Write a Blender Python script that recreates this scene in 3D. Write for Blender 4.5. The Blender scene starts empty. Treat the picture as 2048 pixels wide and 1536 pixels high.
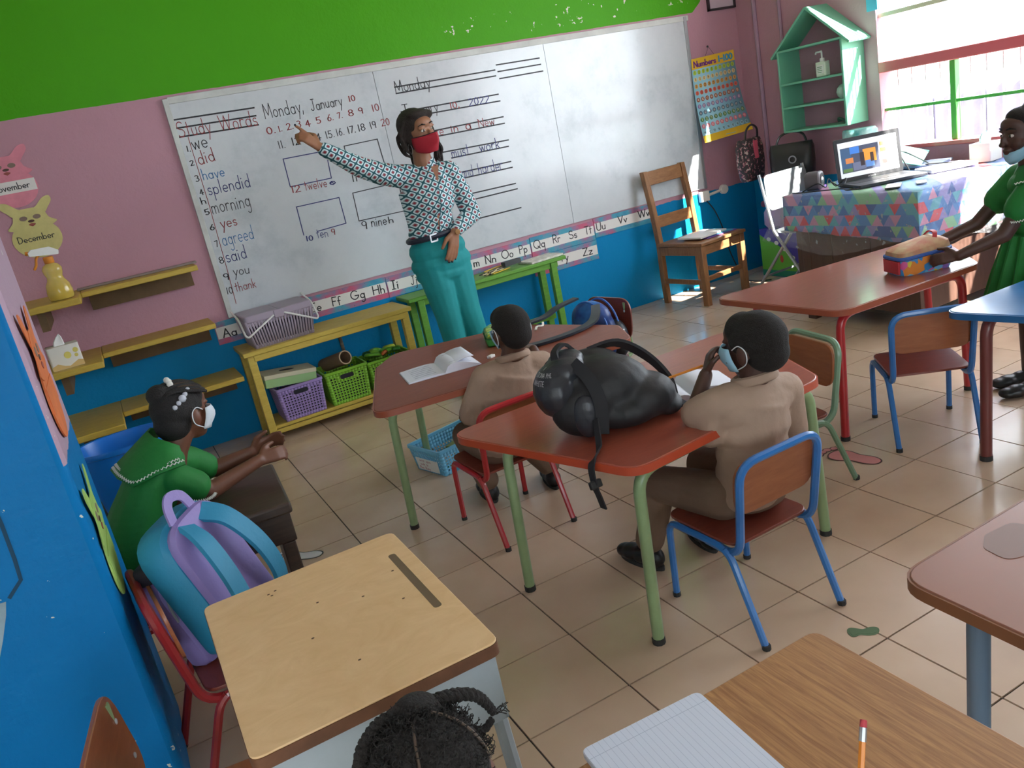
import bpy, bmesh, math, random
from mathutils import Vector, Matrix, Euler
random.seed(7)
sc = bpy.context.scene
COL = sc.collection
PI = math.pi
# ---------------------------------------------------------------- camera
CAMH = 1.426
cam = bpy.data.cameras.new('camera')
cam.sensor_width = 36.0
cam.lens = 1633.13 / 2048 * 36
cam.clip_start = 0.02
co = bpy.data.objects.new('camera', cam)
COL.objects.link(co)
_yaw, _pit, _rol = 0.425506, -0.293453, -0.204629
_d = Vector((math.sin(_yaw)*math.cos(_pit), math.cos(_yaw)*math.cos(_pit), math.sin(_pit)))
_r = Vector((math.cos(_yaw), -math.sin(_yaw), 0)); _u = _r.cross(_d)
_r2 = _r*math.cos(_rol) + _u*math.sin(_rol); _u2 = -_r*math.sin(_rol) + _u*math.cos(_rol)
_M = Matrix((_r2, _u2, -_d)).transposed().to_4x4()
_M.translation = Vector((0, 0, CAMH))
co.matrix_world = _M
sc.camera = co
# ---------------------------------------------------------------- light
sc.view_settings.view_transform = 'Standard'
sc.view_settings.look = 'None'
sc.view_settings.gamma = 1.0
sc.view_settings.use_curve_mapping = False
sc.view_settings.exposure = 0.68
wd = bpy.data.worlds.new('world'); sc.world = wd; wd.use_nodes = True
_bg = wd.node_tree.nodes['Background']
_bg.inputs[0].default_value = (0.82, 0.92, 1.0, 1); _bg.inputs[1].default_value = 6.5
_s = bpy.data.lights.new('sun', 'SUN'); _s.energy = 26.0; _s.angle = math.radians(0.6); _s.color = (1.0, 0.95, 0.86)
_so = bpy.data.objects.new('sun', _s); COL.objects.link(_so)
_so.rotation_euler = Vector((-0.33, 1.0, -0.70)).to_track_quat('-Z', 'Y').to_euler()
_so.location = (8, -4, 6)

# ---------------------------------------------------------------- materials
def lin(c):
    if isinstance(c, str):
        c = tuple(int(c[i:i+2], 16)/255 for i in (0, 2, 4))
    return tuple((x/12.92 if x <= 0.04045 else ((x+0.055)/1.055)**2.4) for x in c) + (1,)
MATS = {}
def mat(name, col=None, rough=0.5, metal=0.0, var=None, bump=None, coat=0.0, emit=None, alpha=None, trans=None, sheen=0.0, spec=0.5):
    """var=(scale, amount, second colour or None, stretch); bump=(scale, strength)"""
    if name in MATS: return MATS[name]
    m = bpy.data.materials.new(name); m.use_nodes = True
    nt = m.node_tree; b = nt.nodes['Principled BSDF']
    c = lin(col); b.inputs['Base Color'].default_value = c
    b.inputs['Roughness'].default_value = rough; b.inputs['Metallic'].default_value = metal
    b.inputs['Coat Weight'].default_value = coat; b.inputs['Specular IOR Level'].default_value = spec
    b.inputs['Coat Roughness'].default_value = 0.12
    if sheen: b.inputs['Sheen Weight'].default_value = sheen
    if emit:
        b.inputs['Emission Color'].default_value = c; b.inputs['Emission Strength'].default_value = emit
    if trans: b.inputs['Transmission Weight'].default_value = trans
    if alpha is not None: b.inputs['Alpha'].default_value = alpha
    m.diffuse_color = c
    tc = None
    if var or bump: tc = nt.nodes.new('ShaderNodeTexCoord')
    if var:
        mp = nt.nodes.new('ShaderNodeMapping'); nt.links.new(tc.outputs['Object'], mp.inputs[0])
        st = var[3] if len(var) > 3 else (1, 1, 1)
        mp.inputs['Scale'].default_value = st
        n = nt.nodes.new('ShaderNodeTexNoise'); n.inputs['Scale'].default_value = var[0]; n.inputs['Detail'].default_value = 6; n.inputs['Roughness'].default_value = 0.62
        nt.links.new(mp.outputs[0], n.inputs['Vector'])
        r = nt.nodes.new('ShaderNodeValToRGB'); nt.links.new(n.outputs['Fac'], r.inputs[0])
        r.color_ramp.elements[0].position = 0.32; r.color_ramp.elements[1].position = 0.68
        a = var[1]; c2 = lin(var[2]) if len(var) > 2 and var[2] else None
        if c2 is None:
            r.color_ramp.elements[0].color = tuple(x*(1-a) for x in c[:3])+(1,)
            r.color_ramp.elements[1].color = tuple(min(1, x*(1+a)) for x in c[:3])+(1,)
        else:
            r.color_ramp.elements[0].color = tuple(x*(1-a)+y*a for x, y in zip(c[:3], c2[:3]))+(1,)
            r.color_ramp.elements[1].color = c
        nt.links.new(r.outputs[0], b.inputs['Base Color'])
    if bump:
        n2 = nt.nodes.new('ShaderNodeTexNoise'); n2.inputs['Scale'].default_value = bump[0]; n2.inputs['Detail'].default_value = 4
        nt.links.new(tc.outputs['Object'], n2.inputs['Vector'])
        bp = nt.nodes.new('ShaderNodeBump'); bp.inputs['Strength'].default_value = bump[1]; bp.inputs['Distance'].default_value = 0.01
        nt.links.new(n2.outputs['Fac'], bp.inputs['Height']); nt.links.new(bp.outputs[0], b.inputs['Normal'])
    MATS[name] = m
    return m

def wood(name, c1, c2, scale=6.0, stretch=(1, 12, 12), rough=0.45, coat=0.0, dist=2.0):
    """grain runs along the axis with the smallest stretch"""
    if name in MATS: return MATS[name]
    m = mat(name, c1, rough, coat=coat)
    nt = m.node_tree; b = nt.nodes['Principled BSDF']
    tc = nt.nodes.new('ShaderNodeTexCoord'); mp = nt.nodes.new('ShaderNodeMapping'); mp.inputs['Scale'].default_value = stretch
    n = nt.nodes.new('ShaderNodeTexNoise'); n.inputs['Scale'].default_value = scale; n.inputs['Detail'].default_value = 8; n.inputs['Distortion'].default_value = dist*0.3
    n.inputs['Roughness'].default_value = 0.65
    r = nt.nodes.new('ShaderNodeValToRGB'); r.color_ramp.elements[0].position = 0.3; r.color_ramp.elements[1].position = 0.7
    r.color_ramp.elements[0].color = lin(c2); r.color_ramp.elements[1].color = lin(c1)
    nt.links.new(tc.outputs['Object'], mp.inputs[0]); nt.links.new(mp.outputs[0], n.inputs['Vector'])
    nt.links.new(n.outputs['Fac'], r.inputs[0]); nt.links.new(r.outputs[0], b.inputs['Base Color'])
    return m

class NT:
    """small helper for hand-built node materials"""
    def __init__(s, name, rough=0.5, coat=0.0):
        s.m = mat(name, 'ffffff', rough, coat=coat); s.t = s.m.node_tree; s.b = s.t.nodes['Principled BSDF']
        s.tc = s.t.nodes.new('ShaderNodeTexCoord'); s.obj = s.tc.outputs['Object']
    def link(s, a, b): s.t.links.new(a, b)
    def math(s, op, a, b=None, c=None):
        n = s.t.nodes.new('ShaderNodeMath'); n.operation = op
        for i, v in enumerate((a, b, c)):
            if v is None: continue
            if isinstance(v, (int, float)): n.inputs[i].default_value = v
            else: s.link(v, n.inputs[i])
        return n.outputs[0]
    def sep(s, v=None):
        n = s.t.nodes.new('ShaderNodeSeparateXYZ'); s.link(v or s.obj, n.inputs[0]); return n.outputs
    def noise(s, scale, detail=4, v=None, rough=0.55):
        n = s.t.nodes.new('ShaderNodeTexNoise'); n.inputs['Scale'].default_value = scale; n.inputs['Detail'].default_value = detail
        n.inputs['Roughness'].default_value = rough
        s.link(v or s.obj, n.inputs['Vector']); return n.outputs['Fac']
    def ramp(s, f, stops, const=False):
        n = s.t.nodes.new('ShaderNodeValToRGB'); s.link(f, n.inputs[0]); cr = n.color_ramp
        if const: cr.interpolation = 'CONSTANT'
        while len(cr.elements) < len(stops): cr.elements.new(0.5)
        for e, (p, c) in zip(cr.elements, stops): e.position = p; e.color = lin(c)
        return n.outputs[0]
    def mix(s, f, a, b):
        n = s.t.nodes.new('ShaderNodeMix'); n.data_type = 'RGBA'
        if isinstance(f, (int, float)): n.inputs[0].default_value = f
        else: s.link(f, n.inputs[0])
        for i, v in ((6, a), (7, b)):
            if isinstance(v, str): n.inputs[i].default_value = lin(v)
            else: s.link(v, n.inputs[i])
        return n.outputs[2]
    def col(s, c): s.link(c, s.b.inputs['Base Color'])
    def bump(s, h, st=0.2, d=0.01):
        n = s.t.nodes.new('ShaderNodeBump'); n.inputs['Strength'].default_value = st; n.inputs['Distance'].default_value = d
        s.link(h, n.inputs['Height']); s.link(n.outputs[0], s.b.inputs['Normal'])

# ---------------------------------------------------------------- mesh building
class MB:
    def __init__(s): s.v = []; s.f = []
    def add(s, vs, fs, M=None):
        o = len(s.v)
        s.v += [tuple(M @ Vector(v)) if M else tuple(v) for v in vs]
        s.f += [tuple(i+o for i in f) for f in fs]; return s
    def box(s, c, d, rot=None, taper=(1, 1)):
        x, y, z = d[0]/2, d[1]/2, d[2]/2; tx, ty = taper
        vs = [(-x, -y, -z), (x, -y, -z), (x, y, -z), (-x, y, -z), (-x*tx, -y*ty, z), (x*tx, -y*ty, z), (x*tx, y*ty, z), (-x*tx, y*ty, z)]
        M = Matrix.Translation(c) @ (Euler(rot).to_matrix().to_4x4() if rot else Matrix())
        return s.add(vs, [(0, 3, 2, 1), (4, 5, 6, 7), (0, 1, 5, 4), (1, 2, 6, 5), (2, 3, 7, 6), (3, 0, 4, 7)], M)
    def b2(s, p, q):
        return s.box([(a+b)/2 for a, b in zip(p, q)], [abs(a-b) for a, b in zip(p, q)])
    def tube(s, pts, r, n=8, closed=False, flat=1.0, up=None):
        pts = [Vector(p) for p in pts]; N = len(pts)
        rs = r if isinstance(r, (list, tuple)) else [r]*N
        vs = []; fs = []
        t0 = (pts[1]-pts[0]).normalized()
        a = Vector(up) if up else (Vector((0, 0, 1)) if abs(t0.z) < 0.9 else Vector((1, 0, 0)))
        nrm = (a - t0*a.dot(t0)).normalized()
        for i, p in enumerate(pts):
            if closed: t = (pts[(i+1) % N]-pts[i-1]).normalized()
            else:
                t = (pts[min(i+1, N-1)]-pts[max(i-1, 0)]).normalized()
            nrm = (nrm - t*nrm.dot(t))
            nrm = nrm.normalized() if nrm.length > 1e-6 else t.orthogonal().normalized()
            bi = t.cross(nrm)
            for k in range(n):
                an = 2*PI*k/n
                vs.append(p + nrm*math.cos(an)*rs[i]*flat + bi*math.sin(an)*rs[i])
        M = N if closed else N-1
        for i in range(M):
            for k in range(n):
                j = (i+1) % N
                fs.append((i*n+k, i*n+(k+1) % n, j*n+(k+1) % n, j*n+k))
        if not closed:
            fs.append(tuple(range(n-1, -1, -1))); fs.append(tuple((N-1)*n+k for k in range(n)))
        return s.add(vs, fs)
    def lathe(s, prof, n=16, c=(0, 0, 0), M=None, sx=1.0, sy=1.0):
        vs = []; fs = []
        for r, z in prof:
            for k in range(n):
                a = 2*PI*k/n; vs.append((c[0]+r*math.cos(a)*sx, c[1]+r*math.sin(a)*sy, c[2]+z))
        P = len(prof)
        for i in range(P-1):
            for k in range(n):
                fs.append((i*n+k, i*n+(k+1) % n, (i+1)*n+(k+1) % n, (i+1)*n+k))
        if prof[0][0] > 1e-5: fs.append(tuple(range(n-1, -1, -1)))
        if prof[-1][0] > 1e-5: fs.append(tuple((P-1)*n+k for k in range(n)))
        return s.add(vs, fs, M)
    def prism(s, out, z0, z1, M=None, inset=0.0):
        n = len(out); vs = [(x, y, z0) for x, y in out]+[(x, y, z1) for x, y in out]
        fs = [tuple(range(n-1, -1, -1)), tuple(range(n, 2*n))]
        fs += [(i, (i+1) % n, (i+1) % n+n, i+n) for i in range(n)]
        return s.add(vs, fs, M)
    def ring(s, outer, inner, z0, z1, M=None):
        n = len(outer)
        vs = [(x, y, z0) for x, y in outer]+[(x, y, z1) for x, y in outer]+[(x, y, z0) for x, y in inner]+[(x, y, z1) for x, y in inner]
        fs = []
        for i in range(n):
            j = (i+1) % n
            fs += [(i, j, j+n, i+n), (j+2*n, i+2*n, i+3*n, j+3*n), (i+n, j+n, j+3*n, i+3*n), (j, i, i+2*n, j+2*n)]
        return s.add(vs, fs, M)
    def ball(s, c, r, n=12, M=None):
        if not isinstance(r, (list, tuple)): r = (r, r, r)
        h = max(4, n//2+1); vs = [(0, 0, -1)]; fs = []
        for i in range(1, h):
            a = -PI/2+PI*i/h
            for k in range(n): vs.append((math.cos(a)*math.cos(2*PI*k/n), math.cos(a)*math.sin(2*PI*k/n), math.sin(a)))
        vs.append((0, 0, 1)); L = len(vs)-1
        for k in range(n):
            fs.append((0, 1+(k+1) % n, 1+k)); fs.append((L, L-n+k, L-n+(k+1) % n))
        for i in range(h-2):
            for k in range(n):
                a = 1+i*n+k; b = 1+i*n+(k+1) % n; fs.append((a, b, b+n, a+n))
        X = Matrix.Translation(c) @ (M if M else Matrix()) @ Matrix.Diagonal((r[0], r[1], r[2], 1))
        return s.add(vs, fs, X)
    def loft(s, rings, cap=True, closed=False):
        n = len(rings[0]); vs = [p for r in rings for p in r]; fs = []
        R = len(rings)
        for i in range(R if closed else R-1):
            j = (i+1) % R
            for k in range(n): fs.append((i*n+k, i*n+(k+1) % n, j*n+(k+1) % n, j*n+k))
        if cap and not closed: fs += [tuple(range(n-1, -1, -1)), tuple((R-1)*n+k for k in range(n))]
        return s.add(vs, fs)
    def sheet(s, grid, th=0.0):
        """grid[i][j] of points -> surface (thickness by solidify later)"""
        R = len(grid); C = len(grid[0]); vs = [p for r in grid for p in r]
        fs = [(i*C+j, i*C+j+1, (i+1)*C+j+1, (i+1)*C+j) for i in range(R-1) for j in range(C-1)]
        return s.add(vs, fs)
    def strokes(s, lines, w, fn):
        """ribbons of width w along 2-D polylines; fn maps 2-D to 3-D"""
        sp = []
        for ln in lines:   # break at sharp corners so the pen keeps its width
            cur = [ln[0]]
            for i in range(1, len(ln)):
                cur.append(ln[i])
                if i < len(ln)-1:
                    a = Vector(ln[i])-Vector(ln[i-1]); b = Vector(ln[i+1])-Vector(ln[i])
                    if a.length > 1e-6 and b.length > 1e-6 and a.angle(b) > 0.9: sp.append(cur); cur = [ln[i]]
            sp.append(cur)
        for ln in sp:
            if len(ln) < 2: continue
            P = [Vector(p) for p in ln]; vs = []
            for i, p in enumerate(P):
                t = P[min(i+1, len(P)-1)]-P[max(i-1, 0)]
                if t.length < 1e-9: t = Vector((1, 0))
                t.normalize(); nn = Vector((-t.y, t.x))*w/2
                e = Vector((0, 0))
                if i == 0: e = -t*w*0.4
                if i == len(P)-1: e = t*w*0.4
                vs += [fn(p+nn+e), fn(p-nn+e)]
            s.add(vs, [(2*i, 2*i+1, 2*i+3, 2*i+2) for i in range(len(P)-1)])
        return s

def arc(c, r, a0, a1, n=6):
    rx, ry = r if isinstance(r, tuple) else (r, r)
    return [(c[0]+rx*math.cos(math.radians(a0+(a1-a0)*i/n)), c[1]+ry*math.sin(math.radians(a0+(a1-a0)*i/n))) for i in range(n+1)]
def rpoly(pts, r, n=5):
    """polygon with rounded corners"""
    out = []; N = len(pts)
    for i in range(N):
        p = Vector(pts[i]); a = Vector(pts[i-1])-p; b = Vector(pts[(i+1) % N])-p
        rr = r[i] if isinstance(r, (list, tuple)) else r
        ang = a.angle(b); t = min(rr/math.tan(ang/2), a.length*0.48, b.length*0.48)
        A = p+a.normalized()*t; B = p+b.normalized()*t
        for k in range(n+1):
            u = k/n; out.append(tuple(A*(1-u)**2+p*2*u*(1-u)+B*u*u))
    return out
def offset(pts, d):
    """grow a CCW outline by d"""
    N = len(pts); out = []
    for i in range(N):
        a = Vector(pts[i-1]); b = Vector(pts[(i+1) % N]); t = b-a
        if t.length < 1e-9: out.append(pts[i]); continue
        t.normalize(); out.append((pts[i][0]+t.y*d, pts[i][1]-t.x*d))
    return out
def rrect(w, h, r, n=4, c=(0, 0)):
    return rpoly([(c[0]-w/2, c[1]-h/2), (c[0]+w/2, c[1]-h/2), (c[0]+w/2, c[1]+h/2), (c[0]-w/2, c[1]+h/2)], r, n)
def spline(pts, n=6, closed=False):
    P = [Vector(p) for p in pts]; N = len(P); out = []
    for i in range(N if closed else N-1):
        p0 = P[i-1] if (closed or i > 0) else P[0]; p1 = P[i]; p2 = P[(i+1) % N]; p3 = P[(i+2) % N] if (closed or i+2 < N) else P[-1]
        for k in range(n):
            t = k/n
            out.append(0.5*((2*p1)+(p2-p0)*t+(2*p0-5*p1+4*p2-p3)*t*t+(3*p1-p0-3*p2+p3)*t**3))
    if not closed: out.append(P[-1])
    return out
def bent(pts, r, n=5):
    """3-D polyline with rounded bends"""
    P = [Vector(p) for p in pts]; out = [P[0]]
    for i in range(1, len(P)-1):
        a = P[i-1]-P[i]; b = P[i+1]-P[i]; t = min(r, a.length*0.49, b.length*0.49)
        A = P[i]+a.normalized()*t; B = P[i]+b.normalized()*t
        for k in range(n+1):
            u = k/n; out.append(A*(1-u)**2+P[i]*2*u*(1-u)+B*u*u)
    out.append(P[-1]); return out

def finish(me, angle=38):
    me.shade_smooth()
    try: me.set_sharp_from_angle(angle=math.radians(angle))
    except Exception: pass
def obj(name, mb, m, parent=None, bevel=0.0, loc=None, rot=None, solid=0.0, sub=0, angle=38, label=None):
    me = bpy.data.meshes.new(name); me.from_pydata([tuple(v) for v in mb.v], [], mb.f); me.update()
    finish(me, angle)
    o = bpy.data.objects.new(name, me); COL.objects.link(o)
    if m: me.materials.append(MATS[m] if isinstance(m, str) else m)
    if solid:
        d = o.modifiers.new('solid', 'SOLIDIFY'); d.thickness = solid; d.offset = 0
    if bevel:
        d = o.modifiers.new('bevel', 'BEVEL'); d.width = bevel; d.segments = 2; d.limit_method = 'ANGLE'; d.angle_limit = math.radians(40)
    if sub:
        d = o.modifiers.new('sub', 'SUBSURF'); d.levels = sub; d.render_levels = sub
    if parent: o.parent = parent
    if loc: o.location = loc
    if rot: o.rotation_euler = rot
    if label: o['label'] = label
    return o
def tag(o, label, cat, group=None):
    o['label'] = label; o['category'] = cat
    if group: o['group'] = group
    return o
def thing(name, label, cat, loc=(0, 0, 0), rz=0.0, group=None, rot=None):
    o = bpy.data.objects.new(name, None); COL.objects.link(o); o.empty_display_size = 0.05
    o.location = loc; o.rotation_euler = rot if rot else (0, 0, rz)
    return tag(o, label, cat, group)
def struct(name, mb, m, parent=None, **k):
    o = obj(name, mb, m, parent, **k)
    if not parent: o['kind'] = 'structure'
    return o
def copy_tree(o, parent=None):
    c = o.copy(); COL.objects.link(c); c.parent = parent
    for ch in list(o.children): copy_tree(ch, c)
    return c
def baked(name, mb, m, voxel, smooth=4, parent=None, loc=None, rot=None, dec=None):
    """union of overlapping closed pieces as one continuous skin"""
    me = bpy.data.meshes.new(name); me.from_pydata([tuple(v) for v in mb.v], [], mb.f); me.update()
    o = bpy.data.objects.new(name, me); COL.objects.link(o)
    r = o.modifiers.new('r', 'REMESH'); r.mode = 'VOXEL'; r.voxel_size = voxel
    if smooth:
        s = o.modifiers.new('s', 'SMOOTH'); s.factor = 0.5; s.iterations = smooth
    dg = bpy.context.evaluated_depsgraph_get()
    nm = bpy.data.meshes.new_from_object(o.evaluated_get(dg))
    bpy.data.objects.remove(o); bpy.data.meshes.remove(me)
    nm.name = name; nm.materials.clear(); nm.materials.append(MATS[m] if isinstance(m, str) else m); nm.shade_smooth()
    q = bpy.data.objects.new(name, nm); COL.objects.link(q)
    if parent: q.parent = parent
    if loc: q.location = loc
    if rot: q.rotation_euler = rot
    return q

# ---------------------------------------------------------------- handwriting: a single-stroke school alphabet
def E(cx, cy, rx, ry, a0=0, a1=360, n=12): return arc((cx, cy), (rx, ry), a0, a1, n)
_o = E(.45, .5, .42, .5, 20, 380)
GL = {
 'o': ([_o], .95), 'a': ([_o, [(.87, 1), (.87, 0)]], 1.0), 'd': ([_o, [(.87, 2), (.87, 0)]], 1.0), 'b': ([[(.05, 2), (.05, 0)], E(.47, .5, .42, .5, 160, 520)], 1.0),
 'g': ([_o, [(.87, 1), (.87, -.5)]+E(.5, -.5, .37, .42, 0, -150, 6)], 1.0), 'q': ([_o, [(.87, 1), (.87, -.9)]], 1.0), 'p': ([[(.05, 1), (.05, -.9)], E(.47, .5, .42, .5, 160, 520)], 1.0),
 'c': ([E(.5, .5, .45, .5, 45, 315)], .85), 'e': ([[(.05, .5), (.87, .5)]+E(.46, .5, .42, .5, 0, 310)], .95),
 'n': ([[(.05, 1), (.05, 0)], [(.05, .5)]+E(.42, .6, .36, .4, 170, 0, 7)+[(.78, 0)]], .92), 'h': ([[(.05, 2), (.05, 0)], [(.05, .5)]+E(.42, .6, .36, .4, 170, 0, 7)+[(.78, 0)]], .92),
 'm': ([[(.05, 1), (.05, 0)], [(.05, .5)]+E(.35, .65, .28, .35, 170, 0, 6)+[(.63, 0)], [(.63, .5)]+E(.92, .65, .28, .35, 170, 0, 6)+[(1.2, 0)]], 1.35),
 'r': ([[(.05, 1), (.05, 0)], [(.05, .5)]+E(.42, .6, .36, .4, 170, 50, 5)], .72), 'u': ([[(.05, 1), (.05, .4)]+E(.42, .4, .37, .4, 180, 360, 7)+[(.79, 1)], [(.79, 1), (.79, 0)]], .95),
 't': ([[(.3, 1.8), (.3, 0)], [(0, 1.15), (.62, 1.15)]], .65), 'l': ([[(.08, 2), (.08, 0)]], .28), 'i': ([[(.08, 1), (.08, 0)], [(.04, 1.45), (.12, 1.5)]], .3),
 'j': ([[(.3, 1), (.3, -.5)]+E(.05, -.5, .25, .4, 0, -110, 5), [(.26, 1.45), (.34, 1.5)]], .45), 'k': ([[(.05, 2), (.05, 0)], [(.7, 1), (.05, .45)], [(.28, .62), (.75, 0)]], .82),
 's': ([E(.36, .75, .3, .25, 40, 250, 7)+E(.36, .25, .32, .25, 80, -150, 8)], .75), 'v': ([[(0, 1), (.38, 0), (.76, 1)]], .8), 'w': ([[(0, 1), (.3, 0), (.58, .9), (.86, 0), (1.16, 1)]], 1.2),
 'x': ([[(0, 1), (.7, 0)], [(.7, 1), (0, 0)]], .75), 'y': ([[(0, 1), (.4, .05)], [(.8, 1), (.2, -.9)]], .85), 'z': ([[(0, 1), (.72, 1), (0, 0), (.75, 0)]], .8),
 'f': ([E(.55, 1.6, .28, .38, 40, 180, 5)+[(.27, 0)], [(0, 1), (.6, 1)]], .62),
 'A': ([[(0, 0), (.65, 2), (1.3, 0)], [(.24, .75), (1.06, .75)]], 1.35), 'D': ([[(.05, 0), (.05, 2)]+E(.25, 1, .9, 1, 90, -90, 10)+[(.05, 0)]], 1.25), 'E': ([[(1, 2), (.05, 2), (.05, 0), (1, 0)], [(.05, 1.05), (.8, 1.05)]], 1.1), 'F': ([[(1, 2), (.05, 2), (.05, 0)], [(.05, 1.05), (.8, 1.05)]], 1.05),
 'G': ([E(.9, 1, .85, 1, 50, 350, 14)+[(.95, .85)]], 1.85), 'H': ([[(.05, 2), (.05, 0)], [(1.2, 2), (1.2, 0)], [(.05, 1.05), (1.2, 1.05)]], 1.3), 'I': ([[(.4, 2), (.4, 0)], [(.1, 2), (.7, 2)], [(.1, 0), (.7, 0)]], .8),
 'J': ([[(.75, 2), (.75, .5)]+E(.4, .5, .35, .5, 0, -160, 7), [(.35, 2), (1.1, 2)]], 1.1), 'M': ([[(.05, 0), (.2, 2), (.8, .4), (1.4, 2), (1.55, 0)]], 1.65), 'N': ([[(.05, 0), (.05, 2), (1.2, 0), (1.2, 2)]], 1.3),
 'O': ([E(.95, 1, .9, 1, 0, 360, 18)], 1.9), 'P': ([[(.05, 0), (.05, 2), (.5, 2)]+E(.5, 1.5, .5, .5, 90, -90, 8)+[(.05, 1)]], 1.05), 'Q': ([E(.95, 1, .9, 1, 0, 360, 18), [(1.15, .5), (1.75, -.1)]], 1.9),
 'R': ([[(.05, 0), (.05, 2), (.5, 2)]+E(.5, 1.5, .5, .5, 90, -90, 8)+[(.05, 1)], [(.45, 1), (1.05, 0)]], 1.1), 'S': ([E(.6, 1.5, .5, .5, 35, 260, 8)+E(.6, .5, .55, .5, 80, -150, 9)], 1.2),
 'T': ([[(.6, 2), (.6, 0)], [(0, 2), (1.2, 2)]], 1.2), 'U': ([[(.05, 2), (.05, .6)]+E(.6, .6, .55, .6, 180, 360, 9)+[(1.15, 2)]], 1.25), 'V': ([[(0, 2), (.62, 0), (1.24, 2)]], 1.3), 'W': ([[(0, 2), (.48, 0), (.95, 1.9), (1.42, 0), (1.9, 2)]], 1.95),
 'Y': ([[(0, 2), (.6, 1), (1.2, 2)], [(.6, 1), (.6, 0)]], 1.25), 'Z': ([[(0, 2), (1.1, 2), (0, 0), (1.15, 0)]], 1.2),
 '0': ([E(.45, 1, .42, 1, 90, 450, 14)], .95), '1': ([[(.2, 2), (.2, 0)]], .45), '2': ([E(.45, 1.5, .42, .5, 160, -35, 8)+[(0, 0), (.95, 0)]], 1.0), '3': ([E(.4, 1.52, .4, .48, 140, -80, 8)+E(.4, .52, .45, .52, 80, -140, 9)], .95),
 '4': ([[(.6, 0), (.6, 2), (0, .7), (.95, .7)]], 1.0), '5': ([[(.85, 2), (.15, 2), (.1, 1.1)]+E(.4, .6, .45, .6, 110, -140, 9)], .95), '6': ([[(.7, 2), (.15, 1)]+E(.45, .55, .4, .55, 160, 520, 11)], .95),
 '7': ([[(0, 2), (.85, 2), (.25, 0)]], .9), '8': ([E(.45, 1.5, .36, .5, 0, 360, 11), E(.45, .5, .43, .5, 0, 360, 11)], .95), '9': ([E(.42, 1.45, .4, .55, 0, 360, 11), [(.82, 1.5), (.7, 0)]], .95),
 '.': ([[(.08, .02), (.14, .1)]], .3), ',': ([[(.15, .15), (.02, -.35)]], .3), '-': ([[(.05, .9), (.6, .9)]], .7), '?': ([E(.4, 1.5, .4, .45, 170, -80, 9)+[(.42, .55)], [(.4, 0), (.44, .08)]], .9), ' ': ([], .9), '/': ([[(0, 0), (.6, 2)]], .7),
}
def lay(txt, gap=.22, jit=0.0, rng=random):
    """text -> polylines in units of x-height, and its width"""
    out = []; x = 0
    for ch in txt:
        g, adv = GL.get(ch, ([], .9)); dy = rng.uniform(-jit, jit)
        for ln in g: out.append([(x+px, py+dy) for px, py in ln])
        x += adv+gap
    return out, max(x-gap, .1)
# ================================================================ the room
def paint_wall(name, right=False, pillar=False):
    k = NT(name, 0.5); X, Y, Z = k.sep(); k.b.inputs['Specular IOR Level'].default_value = .18
    n = k.noise(9, 5); wob = k.math('MULTIPLY', k.math('SUBTRACT', n, .5), .035)
    z = k.math('ADD', Z, wob)
    big = k.noise(2.2, 6)
    pink = k.mix(k.math('MULTIPLY', big, .6), 'c696a4', 'b68896')
    blue = k.mix(big, '0a90cc', '0b80ba')
    green = k.mix(k.math('MULTIPLY', big, .7), '4fa812', '469c10')
    if pillar:
        side = k.math('GREATER_THAN', Y, 1.955)
        blue = k.mix(big, '0478ba', '046aa6')
        lim = k.math('SUBTRACT', 1.36, k.math('MULTIPLY', side, .42))
        c = k.mix(k.math('GREATER_THAN', z, lim), blue, 'b59aac')
        ch = k.math('MULTIPLY', k.math('GREATER_THAN', k.noise(38, 3), .70), k.math('GREATER_THAN', k.noise(5, 2), .5))
        c = k.mix(ch, c, 'cfd3c8')
        # worn pale patch low on the outer face
        pass
    else:
        c = k.mix(k.math('GREATER_THAN', z, .70), blue, pink)
        if not right:
            xe = k.math('ADD', X, k.math('MULTIPLY', wob, 3))
            g = k.math('MULTIPLY', k.math('GREATER_THAN', k.math('ADD', Z, k.math('MULTIPLY', wob, .25)), 1.985), k.math('LESS_THAN', k.math('SUBTRACT', xe, k.math('MULTIPLY', k.math('SUBTRACT', Z, 1.985), 1.2)), 4.30))
            c = k.mix(g, c, green)
            # flakes where the green paint has come off above the board
            fl = k.math('MULTIPLY', k.math('GREATER_THAN', k.noise(26, 4), .66), k.math('MULTIPLY', k.math('GREATER_THAN', X, 2.3), k.math('LESS_THAN', k.math('ABSOLUTE', k.math('SUBTRACT', Z, k.math('ADD', 2.06, k.math('MULTIPLY', X, .012)))), .07)))
            c = k.mix(k.math('MULTIPLY', fl, g), c, 'e4ded4')
    k.col(c); k.bump(k.math('ADD', k.noise(60, 4), k.math('MULTIPLY', k.noise(14, 3), 2)), .28, .006)
    return k.m
paint_wall('wall_paint'); paint_wall('wall_paint_right', right=True); paint_wall('pillar_paint', pillar=True)
mat('white_paint', 'e6e6e0', .6, var=(3, .06)); mat('ceiling_paint', 'dcdcd6', .7)

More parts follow.
